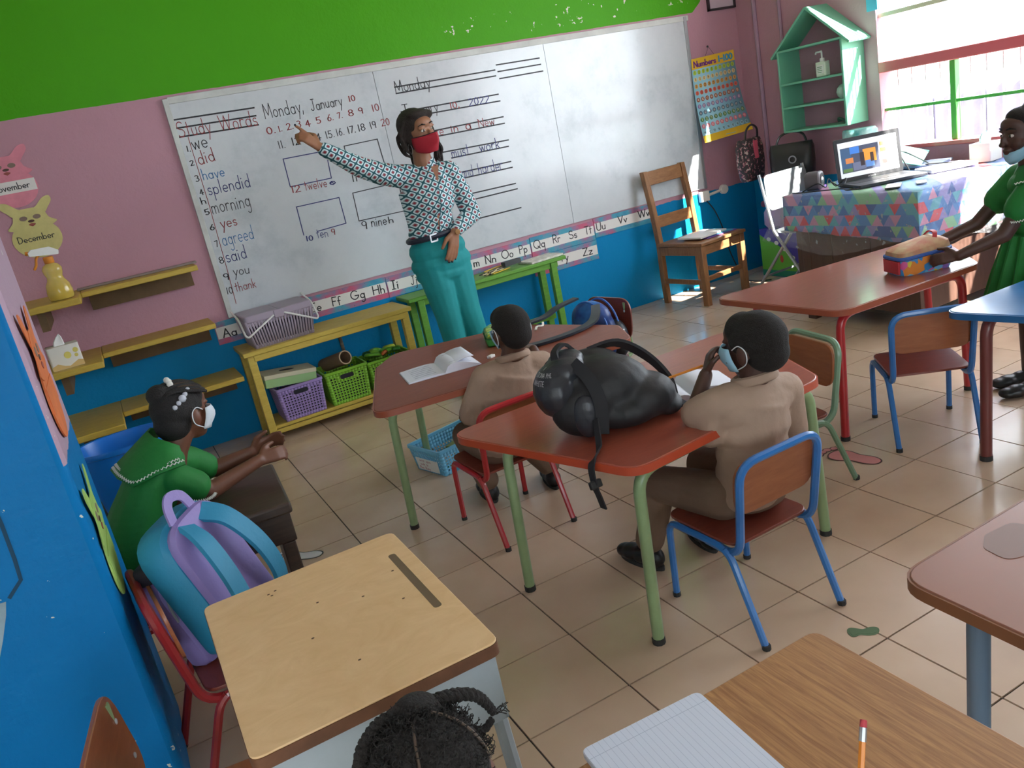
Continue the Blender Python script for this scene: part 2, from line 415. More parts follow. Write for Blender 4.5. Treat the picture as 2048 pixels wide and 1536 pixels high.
# floor: grout bed and single tiles (30.5 cm grid)
mat('grout', '4a423b', .8)
k = NT('floor_tile', 0.2, coat=0.25)
oi = k.t.nodes.new('ShaderNodeObjectInfo'); ge = k.t.nodes.new('ShaderNodeNewGeometry')
f = k.noise(3.2, 4, ge.outputs['Position'], .5)
c = k.ramp(f, [(.25, 'c6aa92'), (.5, 'd2b69c'), (.75, 'dcc2aa')])
c = k.mix(k.math('MULTIPLY', oi.outputs['Random'], .28), c, 'b89f88')
sp = k.math('GREATER_THAN', k.noise(60, 2, ge.outputs['Position']), .80)
c = k.mix(k.math('MULTIPLY', sp, .4), c, '6d5a4a'); k.col(c)
k.b.inputs['Roughness'].default_value = .26
fl = MB(); fl.b2((-1.5, -3.2, -.12), (4.86, 5.2, -.005))
floor = struct('floor', fl, 'grout')
tl = MB(); tl.b2((-.1500, -.1500, -.012), (.1500, .1500, 0))
t0 = None
for i in range(-3, 15):
    for j in range(2, 17):
        cx = .2688+.305*i+.1525; cy = .0718+.305*j+.1525
        if cx < -.36 or cx > 4.86 or cy > 5.15: continue
        if t0 is None: t0 = o = obj('floor_tile', tl, 'floor_tile', floor)
        else:
            o = t0.copy(); COL.objects.link(o)
        o.location = (cx, cy, random.uniform(-.0006, .0006)); o.parent = floor

m = MB(); m.b2((-1.5, 5.06, 0), (4.86, 5.2, 2.95)); struct('wall_front', m, 'wall_paint')
# right wall with a long window opening
WX = 4.72; WY0, WY1, WZ0, WZ1 = .1, 3.84, .85, 2.5
m = MB(); m.b2((WX, -3.2, 0), (WX+.14, 5.06, WZ0)); m.b2((WX, -3.2, WZ1), (WX+.14, 5.06, 2.95)); m.b2((WX, WY1, WZ0), (WX+.14, 5.06, WZ1)); m.b2((WX, -3.2, WZ0), (WX+.14, WY0, WZ1))
wr = struct('wall_right', m, 'wall_paint_right')
m = MB(); m.tube([(WX-.012, 4.86, .02), (WX-.012, 4.86, 2.9)], .016, 8); m.tube([(WX-.012, 4.62, 1.5), (WX-.012, 4.62, 2.9)], .012, 8)
struct('trim_1', m, mat('pink_pipe', 'ad8ba3', .5), None)
m = MB(); m.b2((-.75, 1.95, 0), (-.19, 2.42, 2.95)); struct('wall_left', m, 'pillar_paint', bevel=.02)
pil = bpy.data.objects['wall_left']
mat('crack_dark', '12425e', .8); mat('worn_plaster', '8ea4b0', .7, var=(9, .2))
m = MB(); m.strokes([[(-.347, .99), (-.344, .858), (-.347, .773), (-.351, .726), (-.382, .697)]], .008, lambda p: (p.x, 1.9485, p.y)); obj('crack', m, 'crack_dark', pil)
m = MB(); m.prism([(-.64, .20), (-.60, .24), (-.54, .33), (-.51, .40), (-.478, .493), (-.45, .56), (-.425, .609), (-.402, .66), (-.392, .690), (-.43, .694), (-.64, .70)], -1.9505, -1.9485, Matrix(((1, 0, 0, 0), (0, 0, -1, 0), (0, 1, 0, 0), (0, 0, 0, 1)))); obj('worn_patch', m, 'worn_plaster', pil)
m = MB(); m.b2((-1.64, -3.2, 0), (-1.5, 5.2, 2.95)); struct('wall_side', m, 'white_paint')
m = MB(); m.b2((-1.64, -3.3, 2.95), (4.86, 5.2, 3.05)); struct('ceiling', m, 'ceiling_paint')
# back of the room, behind the viewer: unseen parapet, its opening sized to let in fill light
m = MB(); m.b2((-1.64, -3.34, 0), (4.86, -3.2, .95)); m.b2((-1.64, -3.34, 2.35), (4.86, -3.2, 2.95)); m.b2((-1.64, -3.34, .95), (-1.2, -3.2, 2.35)); m.b2((.7, -3.34, .95), (4.86, -3.2, 2.35)); struct('wall_back', m, 'white_paint')

# window: red transom beam, sill, green posts and rail, burglar bars
mat('red_gloss', 'cf6066', .3, coat=.3); mat('window_green', '4fae4a', .35); mat('bar_white', 'cfcfd4', .4, metal=.2)
win = bpy.data.objects.new('window_1', None); COL.objects.link(win); win['kind'] = 'structure'; win.location = (WX, 2, 0)
def wpart(n, mb, mm, **k): return obj(n, mb, mm, win, loc=(-WX, -2, 0), **k)
m = MB(); m.b2((WX-.01, WY0, 1.32), (WX+.13, WY1, 1.385)); wpart('transom', m, 'red_gloss', bevel=.006)
m = MB(); m.b2((WX-.02, WY0, .835), (WX+.14, WY1, .86)); wpart('sill', m, 'red_gloss', bevel=.004)
for py in (3.36, 2.35, 1.3):
    m = MB(); m.b2((WX+.03, py-.018, .86), (WX+.075, py+.018, 1.32)); wpart('post', m, 'window_green', bevel=.003)
m = MB(); m.b2((WX+.035, WY0, 1.078), (WX+.06, WY1, 1.096)); wpart('rail', m, 'window_green')
m = MB(); m.b2((WX+.02, WY0, 1.650), (WX+.05, WY1, 1.675)); wpart('rail', m, mat('cream_gloss', 'd8d2b8', .4))
bar = MB(); bar.tube([(0, 0, .86), (0, 0, 2.5)], .0042, 6); b0 = None
y = WY1-.07
while y > .2:
    if b0 is None: b0 = o = obj('window_bar', bar, 'bar_white', win)
    else: o = b0.copy(); COL.objects.link(o)
    o.parent = win; o.location = (.085, y-2, 0); y -= .098
m = MB(); m.b2((WX-.03, 3.80, 1.70), (WX+.0, 3.88, 2.5)); wpart('curtain_edge', m, mat('blue_cloth_strip', '5fb7df', .7))
# outside: yard, zinc fence, shrubs
mat('yard', 'cfc6b4', .9, var=(1.5, .25)); mat('zinc', '6f6878', .6, metal=0.0, var=(4, .18)); mat('shrub_leaf', '6f7d55', .7, var=(9, .4))
m = MB(); m.b2((4.86, -6, -.3), (16, 12, -.12)); struct('ground', m, 'yard')
fe = thing('zinc_fence', 'pale corrugated zinc fence standing outside the bright window', 'fence', (7.2, 3, -.12))
g = [[(.018*math.sin(j*.9), -1.2+.022*j, 0.0), (.018*math.sin(j*.9), -1.2+.022*j, 1.08)] for j in range(24)]
sh = MB(); sh.sheet(g); s0 = None
for q in range(12):
    if s0 is None: s0 = o = obj('fence_sheet', sh, 'zinc', fe, solid=.002)
    else: o = s0.copy(); COL.objects.link(o)
    o.parent = fe; o.location = (random.uniform(-.02, .02), -2.0+.5*q, random.uniform(-.06, .06))
TEXT = [('Study', 0.602, 1.758, 0.782, 1.755, 0.0405, 'r'),
('Words', 0.832, 1.755, 1.045, 1.75, 0.0413, 'r'),
('1.', 0.622, 1.676, 0.643, 1.675, 0.0145, 'k'),
('we', 0.659, 1.678, 0.743, 1.683, 0.0397, 'k'),
('2', 0.62, 1.599, 0.639, 1.6, 0.0133, 'k'),
('did', 0.665, 1.597, 0.758, 1.601, 0.0367, 'r'),
('3', 0.621, 1.51, 0.642, 1.511, 0.0161, 'k'),
('have', 0.663, 1.51, 0.785, 1.51, 0.0303, 'b'),
('4', 0.624, 1.433, 0.644, 1.434, 0.0149, 'k'),
('splendid', 0.667, 1.426, 0.908, 1.422, 0.0373, 'n'),
('h', 0.615, 1.383, 0.642, 1.384, 0.019, 'k'),
('5', 0.619, 1.32, 0.643, 1.322, 0.015, 'k'),
('morning', 0.658, 1.319, 0.879, 1.318, 0.0411, 'k'),
('6', 0.62, 1.232, 0.645, 1.233, 0.0152, 'k'),
('yes', 0.682, 1.232, 0.774, 1.23, 0.0312, 'r'),
('7', 0.623, 1.135, 0.639, 1.136, 0.0167, 'k'),
('agreed', 0.663, 1.133, 0.845, 1.131, 0.0405, 'b'),
('8', 0.618, 1.036, 0.642, 1.038, 0.0183, 'k'),
('said', 0.656, 1.033, 0.775, 1.034, 0.0387, 'n'),
('Monday,', 1.093, 1.774, 1.325, 1.777, 0.0394, 'k'),
('January', 1.371, 1.775, 1.566, 1.777, 0.0313, 'k'),
('10', 1.61, 1.789, 1.651, 1.79, 0.0156, 'r'),
('0.', 1.083, 1.688, 1.133, 1.69, 0.0185, 'r'),
('1.', 1.152, 1.692, 1.172, 1.693, 0.0158, 'r'),
('2.', 1.202, 1.694, 1.241, 1.696, 0.0173, 'r'),
('3', 1.265, 1.698, 1.288, 1.698, 0.0174, 'r'),
('4', 1.317, 1.69, 1.346, 1.691, 0.0175, 'r'),
('5', 1.384, 1.697, 1.411, 1.698, 0.0175, 'r'),
('6.', 1.454, 1.701, 1.49, 1.702, 0.0176, 'r'),
('7.', 1.519, 1.706, 1.548, 1.707, 0.0156, 'r'),
('8', 1.588, 1.707, 1.619, 1.707, 0.0178, 'r'),
('9', 1.656, 1.71, 1.683, 1.712, 0.0172, 'r'),
('10', 1.741, 1.71, 1.787, 1.711, 0.0195, 'r'),
('11.', 1.126, 1.6, 1.165, 1.601, 0.0208, 'k'),
('12', 1.207, 1.603, 1.259, 1.603, 0.0209, 'k'),
('14', 1.343, 1.601, 1.387, 1.602, 0.0198, 'k'),
('15.', 1.417, 1.606, 1.471, 1.607, 0.0199, 'k'),
('16.', 1.485, 1.608, 1.533, 1.609, 0.02, 'k'),
('17.', 1.558, 1.609, 1.607, 1.61, 0.0194, 'k'),
('18', 1.624, 1.611, 1.67, 1.612, 0.0195, 'k'),
('19', 1.703, 1.613, 1.744, 1.615, 0.0196, 'k'),
('20', 1.779, 1.615, 1.832, 1.616, 0.0197, 'r'),
('12', 1.132, 1.341, 1.185, 1.34, 0.0185, 'r'),
('twelve', 1.212, 1.339, 1.35, 1.335, 0.0272, 'r'),
('11', 1.51, 1.329, 1.545, 1.328, 0.0191, 'k'),
('10', 1.139, 1.047, 1.181, 1.044, 0.0146, 'n'),
('ten', 1.208, 1.048, 1.278, 1.045, 0.028, 'n'),
('9', 1.302, 1.048, 1.325, 1.047, 0.0178, 'r'),
('9', 1.501, 1.034, 1.535, 1.034, 0.0241, 'k'),
('nine', 1.561, 1.038, 1.663, 1.032, 0.0303, 'k'),
('h', 1.677, 1.036, 1.709, 1.035, 0.0199, 'k'),
('9', 0.612, 0.94, 0.643, 0.938, 0.0184, 'k'),
('you', 0.672, 0.954, 0.764, 0.944, 0.0284, 'k'),
('10', 0.604, 0.858, 0.639, 0.856, 0.0186, 'k'),
('thank', 0.657, 0.859, 0.777, 0.856, 0.0272, 'r'),
('Monday', 1.916, 1.791, 2.155, 1.795, 0.0348, 'k'),
('J', 1.918, 1.649, 1.969, 1.648, 0.0353, 'k'),
('uary', 2.056, 1.644, 2.171, 1.645, 0.0312, 'k'),
('10,', 2.256, 1.641, 2.322, 1.642, 0.0181, 'r'),
('2022', 2.392, 1.637, 2.542, 1.637, 0.0214, 'n'),
('are', 2.081, 1.496, 2.176, 1.498, 0.0287, 'r'),
('in', 2.23, 1.498, 2.281, 1.498, 0.026, 'r'),
('a', 2.336, 1.498, 2.375, 1.499, 0.0308, 'r'),
('New', 2.429, 1.495, 2.547, 1.496, 0.0264, 'r'),
('I', 2.099, 1.379, 2.124, 1.379, 0.0214, 'k'),
('must', 2.198, 1.344, 2.323, 1.345, 0.0348, 'n'),
('work', 2.403, 1.345, 2.551, 1.344, 0.0329, 'n'),
('and', 2.239, 1.207, 2.322, 1.208, 0.0353, 'n'),
('harder', 2.361, 1.207, 2.542, 1.204, 0.0356, 'n'),
('is', 2.259, 1.061, 2.291, 1.061, 0.0223, 'r')]
LINES = [([(0.597, 1.852), (1.047, 1.845)], 'K'),
([(0.595, 1.807), (1.045, 1.801)], 'K'),
([(0.593, 1.759), (1.045, 1.75)], 'K'),
([(0.649, 1.751), (0.652, 1.389), (0.644, 0.993), (0.637, 0.792)], 'r1'),
([(1.132, 1.539), (1.394, 1.538), (1.386, 1.377), (1.13, 1.377), (1.132, 1.539)], 'N'),
([(1.51, 1.385), (1.512, 1.544), (1.729, 1.547), (1.739, 1.379)], 'k'),
([(1.132, 1.086), (1.134, 1.256), (1.402, 1.256), (1.405, 1.097), (1.219, 1.089)], 'N'),
([(1.493, 1.264), (1.801, 1.268), (1.799, 1.088), (1.489, 1.092), (1.493, 1.264)], 'k'),
([(1.367, 1.35), (1.381, 1.358), (1.398, 1.355), (1.403, 1.345), (1.388, 1.338), (1.37, 1.344), (1.38, 1.355), (1.396, 1.341)], 'N'),
([(1.916, 1.826), (2.623, 1.826)], 'K'),
([(1.917, 1.788), (2.621, 1.79)], 'K'),
([(2.639, 1.855), (2.967, 1.853)], 'K'),
([(2.642, 1.813), (2.969, 1.813)], 'K'),
([(2.645, 1.769), (2.977, 1.769)], 'K'),
([(1.921, 1.677), (2.614, 1.676)], 'K'),
([(1.933, 1.639), (2.617, 1.633)], 'K'),
([(2.081, 1.53), (2.618, 1.532)], 'K'),
([(2.076, 1.493), (2.618, 1.49)], 'K'),
([(2.1, 1.391), (2.624, 1.381)], 'K'),
([(2.193, 1.344), (2.615, 1.341)], 'K'),
([(2.238, 1.244), (2.611, 1.242)], 'K'),
([(2.238, 1.204), (2.614, 1.203)], 'K'),
([(2.26, 1.097), (2.615, 1.095)], 'K'),
([(2.264, 1.056), (2.621, 1.058)], 'K'),
([(2.244, 0.928), (2.621, 0.93)], 'K')]
STRIP = [('Aa', 0.514, 0.615, 0.594, 0.611, 0.0276), ('Ee', 1.056, 0.621, 1.12, 0.617, 0.0288), ('Ff', 1.194, 0.623, 1.245, 0.619, 0.0291), ('Gg', 1.317, 0.628, 1.41, 0.623, 0.0293), ('Hh', 1.466, 0.622, 1.545, 0.618, 0.0297), ('Ii', 1.593, 0.624, 1.643, 0.621, 0.03), ('Jj', 1.729, 0.62, 1.771, 0.618, 0.0303), ('m', 2.191, 0.623, 2.234, 0.621, 0.0297), ('Nn', 2.28, 0.622, 2.361, 0.617, 0.0298), ('Oo', 2.407, 0.624, 2.496, 0.62, 0.0301), ('Pp', 2.548, 0.626, 2.611, 0.625, 0.0304), ('Qq', 2.664, 0.632, 2.755, 0.629, 0.0306), ('Rr', 2.824, 0.635, 2.884, 0.634, 0.031), ('Ss', 2.957, 0.633, 3.023, 0.631, 0.0295), ('Tt', 3.092, 0.634, 3.15, 0.633, 0.0298), ('Uu', 3.195, 0.638, 3.273, 0.637, 0.03), ('Vv', 3.388, 0.647, 3.464, 0.644, 0.0268), ('Ww', 3.569, 0.648, 3.686, 0.645, 0.0271), ('Yy', 2.851, 0.496, 2.922, 0.492, 0.0279), ('Zz', 3.049, 0.489, 3.129, 0.486, 0.0283)]
# ================================================================ whiteboard and what is written on it
FY = 5.06
k = NT('whiteboard_face', 0.16, coat=.55)
sm = k.noise(3.2, 7, None, .7); c = k.ramp(sm, [(.3, 'bcc4ca'), (.48, 'ced3d8'), (.75, 'd6dade')]); k.col(c)
k.b.inputs['Roughness'].default_value = .24
mat('board_trim', 'c9ccc8', .5, var=(6, .12)); mat('aluminium', 'b9bdc0', .35, metal=.7)
for n, cc in (('k', '24242a'), ('r', '8e2f33'), ('b', '4a7fb5'), ('n', '2a3070')): mat('marker_'+n, cc, .5)
wb = thing('whiteboard', 'long white dry-erase board covered in handwritten words on the front wall', 'whiteboard', (2.4, FY, .73))
def wpt(n, mb, mm, **kk): return obj(n, mb, mm, wb, loc=(-2.4, -FY, -.73), **kk)
for a, b in ((.60, 1.797), (1.80, 3.012), (3.015, 4.222)):
    m = MB(); m.b2((a, 5.046, .735), (b, FY-.0016, 1.95)); wpt('board_panel', m, 'whiteboard_face')
m = MB(); m.b2((.572, 5.040, .72), (.602, FY-.0016, 1.965)); wpt('side_strip', m, 'board_trim', bevel=.002)
m = MB(); m.b2((.60, 5.041, 1.935), (4.25, FY-.0016, 1.972)); wpt('top_strip', m, 'board_trim', bevel=.002)
m = MB(); m.b2((4.205, 5.038, .73), (4.232, FY-.0016, 1.965)); wpt('side_strip', m, 'aluminium', bevel=.002)
rng = random.Random(3)
def write(txt, x0, z0, x1, z1, xh, wd, y=5.0445, italic=.0, jit=.06):
    ln, w = lay(txt, .25, jit, rng); L = math.hypot(x1-x0, z1-z0); sx = L/w; ux, uz = (x1-x0)/L, (z1-z0)/L
    m = MB(); m.strokes(ln, wd/xh, lambda p: (x0+ux*p.x*sx-uz*p.y*xh, y, z0+uz*p.x*sx+ux*p.y*xh))
    return m
for (t, x0, z0, x1, z1, xh, cc) in TEXT:
    wd = .0052 if xh > .03 else .0042
    wpt('handwriting', write(t, x0, z0, x1, z1, xh, wd), 'marker_'+cc)
for pts, cc in LINES:
    wd = {'K': .0085, 'N': .0055, 'k': .0055, 'r1': .0035}.get(cc, .005)
    m = MB(); m.strokes([pts], wd, lambda p: (p.x, 5.0447, p.y)); wpt('ruled_line', m, {'K': 'marker_k', 'N': 'marker_n', 'k': 'marker_k', 'r1': 'marker_r'}[cc])

# ---------------------------------------------------------------- alphabet strips under the board
k = NT('strip_border', .45); f = k.noise(7, 3); sp = k.math('GREATER_THAN', k.noise(120, 2), .68)
c = k.ramp(f, [(.36, 'c8607f'), (.47, '8f7fa0'), (.56, '4aa0b8'), (.68, '3f8fb0')]); k.col(k.mix(k.math('MULTIPLY', sp, .7), c, '3c5e80'))
mat('strip_paper', 'e9e6e2', .45); mat('print_black', '26262b', .5)
SP = [('Aa', .479, 1.018, .578), ('EeFfGgHh', 1.022, 1.566, .580), ('IiJj', 1.568, 2.10, .577), ('mNnOoPp', 2.105, 2.642, .572), ('QqRrSsTt', 2.644, 3.177, .579), ('UuVvWw', 3.179, 3.72, .590), ('YyZz', 2.64, 3.180, .440)]
LBL = ['alphabet strip starting with Aa, half hidden behind the lilac basket', 'alphabet strip lettered Ee Ff Gg Hh below the whiteboard', 'alphabet strip lettered Ii Jj beside the teacher\'s thigh', 'alphabet strip ending in Nn Oo Pp above the green bench', 'alphabet strip lettered Qq Rr Ss Tt below the whiteboard', 'alphabet strip lettered Uu Vv Ww behind the wooden chair', 'lower alphabet strip ending in Yy Zz beneath the Qq strip']
for (ls, a, b, z0), lb in zip(SP, LBL):
    st = thing('alphabet_strip', lb, 'alphabet strip', ((a+b)/2, FY, z0), group='alphabet strips')
    yy = 5.052 if ls[0] != 'Y' else 5.054
    def sp(n, mb, mm): return obj(n, mb, mm, st, loc=(-(a+b)/2, -FY, -z0))
    m = MB(); m.b2((a, yy, z0), (b-.002, FY, z0+.135)); sp('border', m, 'strip_border')
    m = MB(); m.b2((a+.004, yy-.001, z0+.034), (b-.006, yy, z0+.102)); sp('letter_band', m, 'strip_paper')
    for (t, x0, zz0, x1, zz1, xh) in STRIP:
        if t in ls and a-.01 < x0 < b and abs(zz0-(z0+.045)) < .04:
            sp('letters', write(t, x0, zz0, x1, zz1, xh*.92, .0062, yy-.0016, jit=0), 'print_black')

# ---------------------------------------------------------------- month cards
mat('card_pink', 'e08a9c', .6, var=(12, .1)); mat('card_yellow', 'd3c884', .6, var=(12, .1)); mat('card_white', 'e9e4e0', .6); mat('card_line', '5b4038', .6); mat('card_orange', 'd9763f', .6, var=(10, .15)); mat('card_green', 'a3c465', .6, var=(10, .15))
def xz(pts, y0, y1, mb=None):
    mb = mb or MB(); mb.prism(pts, -y1, -y0, Matrix(((1, 0, 0, 0), (0, 0, -1, 0), (0, 1, 0, 0), (0, 0, 0, 1)))); return mb
def month_card(cx, cz, word, mm, lb, rot=0.0, plane='front'):
    t = thing('month_card', lb, 'paper card', (cx, FY, cz), group='month name cards', rot=(0, rot, 0) if plane == 'front' else rot)
    obj('card_body', xz(arc((0, 0), (.118, .098), 0, 360, 28)[:-1], -.004, 0), mm, t)
    hd = rpoly([(-.075, .05), (-.125, .066), (-.10, .085), (-.085, .10), (-.075, .135), (-.03, .16), (.03, .16), (.075, .135), (.085, .10), (.10, .088), (.125, .075), (.075, .05)], .012, 3)
    f = obj('card_face', xz(hd, -.006, -.004), mm, t)
    for s in (-1, 1):
        ear = [(s*(.035+.10*u)+s*0, .135+.085*u) for u in ()]
        e = spline([(s*.018, .148, 0), (s*.045, .165, 0), (s*.085, .200, 0), (s*.118, .205, 0), (s*.122, .18, 0), (s*.098, .15, 0), (s*.07, .125, 0)], 4, True)
        e = [(p.x, p.y) for p in e]
        if s > 0: e = e[::-1]
        obj('card_ear', xz(e, -.005, -.003), mm, t)
        obj('card_eye', xz(arc((s*.032, .112), (.019, .012), 0, 360, 12)[:-1], -.0068, -.006), mat('card_brown', '8a7468', .6), f)
    obj('card_nose', xz(arc((0, .094), (.016, .007), 0, 360, 10)[:-1], -.0075, -.006), 'card_line', f)
    obj('card_mouth', xz(rpoly([(-.022, .078), (0, .066), (.022, .078), (0, .084)], .004, 2), -.0075, -.006), mat('card_red', 'a0524a', .6), f)
    obj('name_band', xz([(-.108, -.024), (.112, -.024), (.112, .036), (-.108, .036)], -.0055, -.004), 'card_white' if 'pink' in mm else mm, t)
    if word:
        ln, w = lay(word, .2); s = .175/w
        m = MB(); m.strokes(ln, .22, lambda p: (-.092+p.x*s, -.0062, -.008+p.y*.0165)); obj('lettering', m, 'print_black', t)
    return t
month_card(-.268, 1.655, 'November', 'card_pink', 'pink animal-shaped paper card printed November on the mauve wall')
month_card(-.238, 1.385, 'December', 'card_yellow', 'pale yellow animal-shaped paper card printed December above the spray bottle')
# two more cards on the side of the blue pillar
t = month_card(0, 0, '', 'card_orange', 'orange paper card curling off the side of the blue pillar', rot=(0, 0, PI/2), plane='side'); t.location = (-.187, 2.13, 1.06)
t = month_card(0, 0, '', 'card_green', 'light green paper card low on the side of the blue pillar', rot=(0, 0, PI/2), plane='side'); t.location = (-.187, 2.09, .66)

# ---------------------------------------------------------------- number chart
for n, cc in (('chart_yellow', 'f0c43c'), ('chart_blue', '9fd6ea'), ('chart_purple', '7a3f86'), ('chart_cyan', '3f9fd0')): mat(n, cc, .22, coat=.3)
ch = thing('number_chart', 'glossy yellow and blue Numbers 1-100 wall chart hung from a nail', 'wall chart', (4.42, FY, 1.06))
def CH(u, v, d=0.0):
    """u to the right, v downwards, d off the paper"""
    x = (4.222-.05*v)*(1-u)+(4.632+.0*v)*u; z = (1.668-.598*v)*(1-u)+(1.684-.592*v)*u
    return (x, 5.033-.098*v*v-.02*u*v*v-d, z)
def cpt(n, mb, mm, **kk): return obj(n, mb, mm, ch, loc=(-4.42, -FY, -1.06), **kk)
def chq(u0, v0, u1, v1, d, n=12):
    m = MB(); m.sheet([[CH(u0, v0+(v1-v0)*i/n, d), CH(u1, v0+(v1-v0)*i/n, d)] for i in range(n+1)]); return m
cpt('paper', chq(0, 0, 1, 1, 0, 16), 'chart_blue', solid=.0012)
cpt('title_band', chq(0, 0, 1, .125, .0012, 3), 'chart_yellow'); cpt('footer_band', chq(0, .915, 1, 1, .0012, 3), 'chart_yellow')
for t, u0, u1, mm in (('Numbers', .05, .56, 'chart_purple'), ('1-100', .62, .95, 'chart_cyan')):
    ln, w = lay(t, .18); s = (u1-u0)/w; m = MB(); m.strokes(ln, .42, lambda p: CH(u0+p.x*s, .1-p.y*.033, .0022)); cpt('title', m, mm)
ROWC = ['b9d84a', 'f0d9a0', 'e8b060', 'e8705a', 'a5573a', '8f74b5', '4d7793', '4f8c4a', 'e06a8a', 'a8d8e8']
for r in range(10):
    m = MB(); m2 = MB(); v = .165+.08*r
    for q in range(10):
        u = .06+.0965*q
        m.add([CH(u+.038*math.cos(2*PI*a/10), v+.027*math.sin(2*PI*a/10), .0016) for a in range(10)], [tuple(range(10))])
        s = str(r*10+q+1); ln, w = lay(s, .25); sc_ = .017 if len(s) < 3 else .0145
        m2.strokes(ln, .30, lambda p: CH(u+(p.x-w/2)*sc_, v+.0125-p.y*.0135, .0022))
    cpt('number_dots', m, mat('chart_row_%d' % r, ROWC[r], .3)); cpt('numerals', m2, 'print_black' if r in (0, 1, 2, 9) else mat('numeral_pale', 'efe6d8', .4) if r > 3 else mat('numeral_red', '8e3030', .4))['kind'] = 'stuff'
m = MB(); m.tube([(4.40, 5.036, 1.735), (4.36, 5.036, 1.672)], .0012, 5); m.tube([(4.40, 5.036, 1.735), (4.445, 5.036, 1.676)], .0012, 5); m.ball((4.40, 5.045, 1.738), .008, 8); cpt('hanging_wire', m, 'print_black')
# black frame high on the wall
fr = thing('wall_frame', 'thin black frame high on the mauve wall above the number chart', 'frame', (4.58, FY, 1.98))
m = MB()
for a, b in (((4.45, 5.04, 1.975), (4.71, FY, 1.99)), ((4.45, 5.04, 2.21), (4.71, FY, 2.225)), ((4.45, 5.04, 1.975), (4.465, FY, 2.225)), ((4.695, 5.04, 1.975), (4.71, FY, 2.225))): m.b2(a, b)
obj('moulding', m, mat('black_frame', '3a3338', .4), fr, loc=(-4.58, -FY, -1.98))
m = MB(); m.b2((4.46, 5.05, 1.985), (4.70, FY, 2.215)); obj('backing', m, mat('frame_back', 'c8b4c0', .6), fr, loc=(-4.58, -FY, -1.98))
# electric fittings
ou = thing('wall_socket', 'white surface socket and round junction box with a black cable on the wall', 'socket', (4.2, FY, .67))
m = MB(); m.b2((4.15, 5.025, .635), (4.235, FY, .715)); obj('socket_box', m, mat('socket_white', 'e4e2da', .4), ou, bevel=.006, loc=(-4.2, -FY, -.67))
m = MB(); m.lathe([(.0, .0), (.032, 0), (.036, .006), (.036, .03)], 16, M=Matrix.Translation((4.395, FY-.03, .69)) @ Matrix.Rotation(-PI/2, 4, 'X')); obj('junction_box', m, 'socket_white', ou, loc=(-4.2, -FY, -.67))
m = MB(); m.tube([(4.235, 5.045, .675), (4.36, 5.045, .688)], .011, 8); obj('conduit', m, 'socket_white', ou, loc=(-4.2, -FY, -.67))
m = MB(); m.tube(spline([(4.2, 5.03, .64), (4.26, 5.02, .55), (4.31, 5.01, .40), (4.34, 4.99, .2), (4.36, 4.9, .012), (4.28, 4.7, .008), (4.36, 4.6, .008)], 6), .005, 6); obj('cable', m, mat('black_rubber', '1d1d20', .5), ou, loc=(-4.2, -FY, -.67))

# ---------------------------------------------------------------- yellow wall shelves in the corner
k = wood('yellow_paint_wood', 'cdb04a', 'b8993a', 5, (2, 10, 10), .5)
mat('brown_batten', '6a5236', .7, var=(8, .2))
def wall_shelf(z, lb, x1=.463, yn=4.76, yb=4.51, bat=True):
    t = thing('wall_shelf', lb, 'shelf', (0, FY, z), group='yellow corner shelves')
    def q(n, mb, mm, **kk): return obj(n, mb, mm, t, loc=(0, -FY, -z), **kk)
    m = MB(); m.b2((-.125, yn, z-.028), (x1, FY, z)); q('plank', m, 'yellow_paint_wood', bevel=.004)
    m = MB(); m.b2((-.62, yb, z-.034), (-.126, FY, z-.001)); q('corner_plank', m, 'yellow_paint_wood', bevel=.005)
    if bat:
        m = MB(); m.b2((-.10, FY-.045, z-.125), (x1-.02, FY, z-.028)); q('batten', m, 'brown_batten')
    m = MB(); m.b2((-.335, yb+.06, z-.13), (-.30, FY, z-.034)); q('bracket', m, 'brown_batten')
    return t
wall_shelf(1.082, 'top yellow wall shelf holding the yellow spray bottle'); wall_shelf(.752, 'middle yellow wall shelf holding the tissue box')
wall_shelf(.428, 'lowest yellow wall shelf behind the blue bin', .52, 4.72, 4.45)
m = MB(); m.box((.17, 4.93, 1.0885), (.62, .05, .012), (0, 0, .02)); tag(obj('wood_strip', m, mat('grey_strip', '8c7d78', .6), bevel=.003), 'thin grey-brown strip of wood lying on the top yellow shelf', 'strip')
# spray bottle
sb = thing('spray_bottle', 'clear yellow spray bottle with a white and orange trigger head', 'bottle', (-.205, 4.62, 1.082), .15)
pr = [(.0, .002), (.052, .002), (.058, .012), (.060, .04), (.054, .075), (.040, .10), (.036, .115), (.043, .135), (.045, .155), (.036, .172), (.020, .182), (.018, .19)]
m = MB(); m.lathe(pr, 20, sy=.72); obj('bottle', m, mat('yellow_plastic', 'e8cf62', .12, alpha=.62, coat=.5), sb)
m = MB(); m.lathe([(.0, .006), (.049, .006), (.055, .014), (.056, .04), (.050, .073), (0, .073)], 20, sy=.7); obj('liquid', m, mat('yellow_liquid', 'dca818', .2), sb)
m = MB(); m.lathe([(.021, .182), (.023, .186), (.023, .212), (.019, .215)], 14); obj('collar', m, mat('orange_plastic', 'e8922e', .4), sb)
m = MB(); m.prism(rpoly([(-.075, .232), (.05, .216), (.055, .236), (.02, .26), (-.06, .262), (-.078, .25)], .006, 3), -.016, .016, Matrix(((1, 0, 0, 0), (0, 0, 1, 0), (0, 1, 0, 0), (0, 0, 0, 1)))); obj('head', m, mat('white_plastic', 'ebebe8', .35), sb)
m = MB(); m.tube(spline([(-.03, 0, .235), (-.05, 0, .215), (-.06, 0, .185), (-.075, 0, .165)], 4), [.009]*12+[.005], 8, flat=.7); obj('trigger', m, 'orange_plastic', sb)
m = MB(); m.tube([(-.07, 0, .247), (-.088, 0, .249)], .009, 8); obj('nozzle', m, 'orange_plastic', sb)
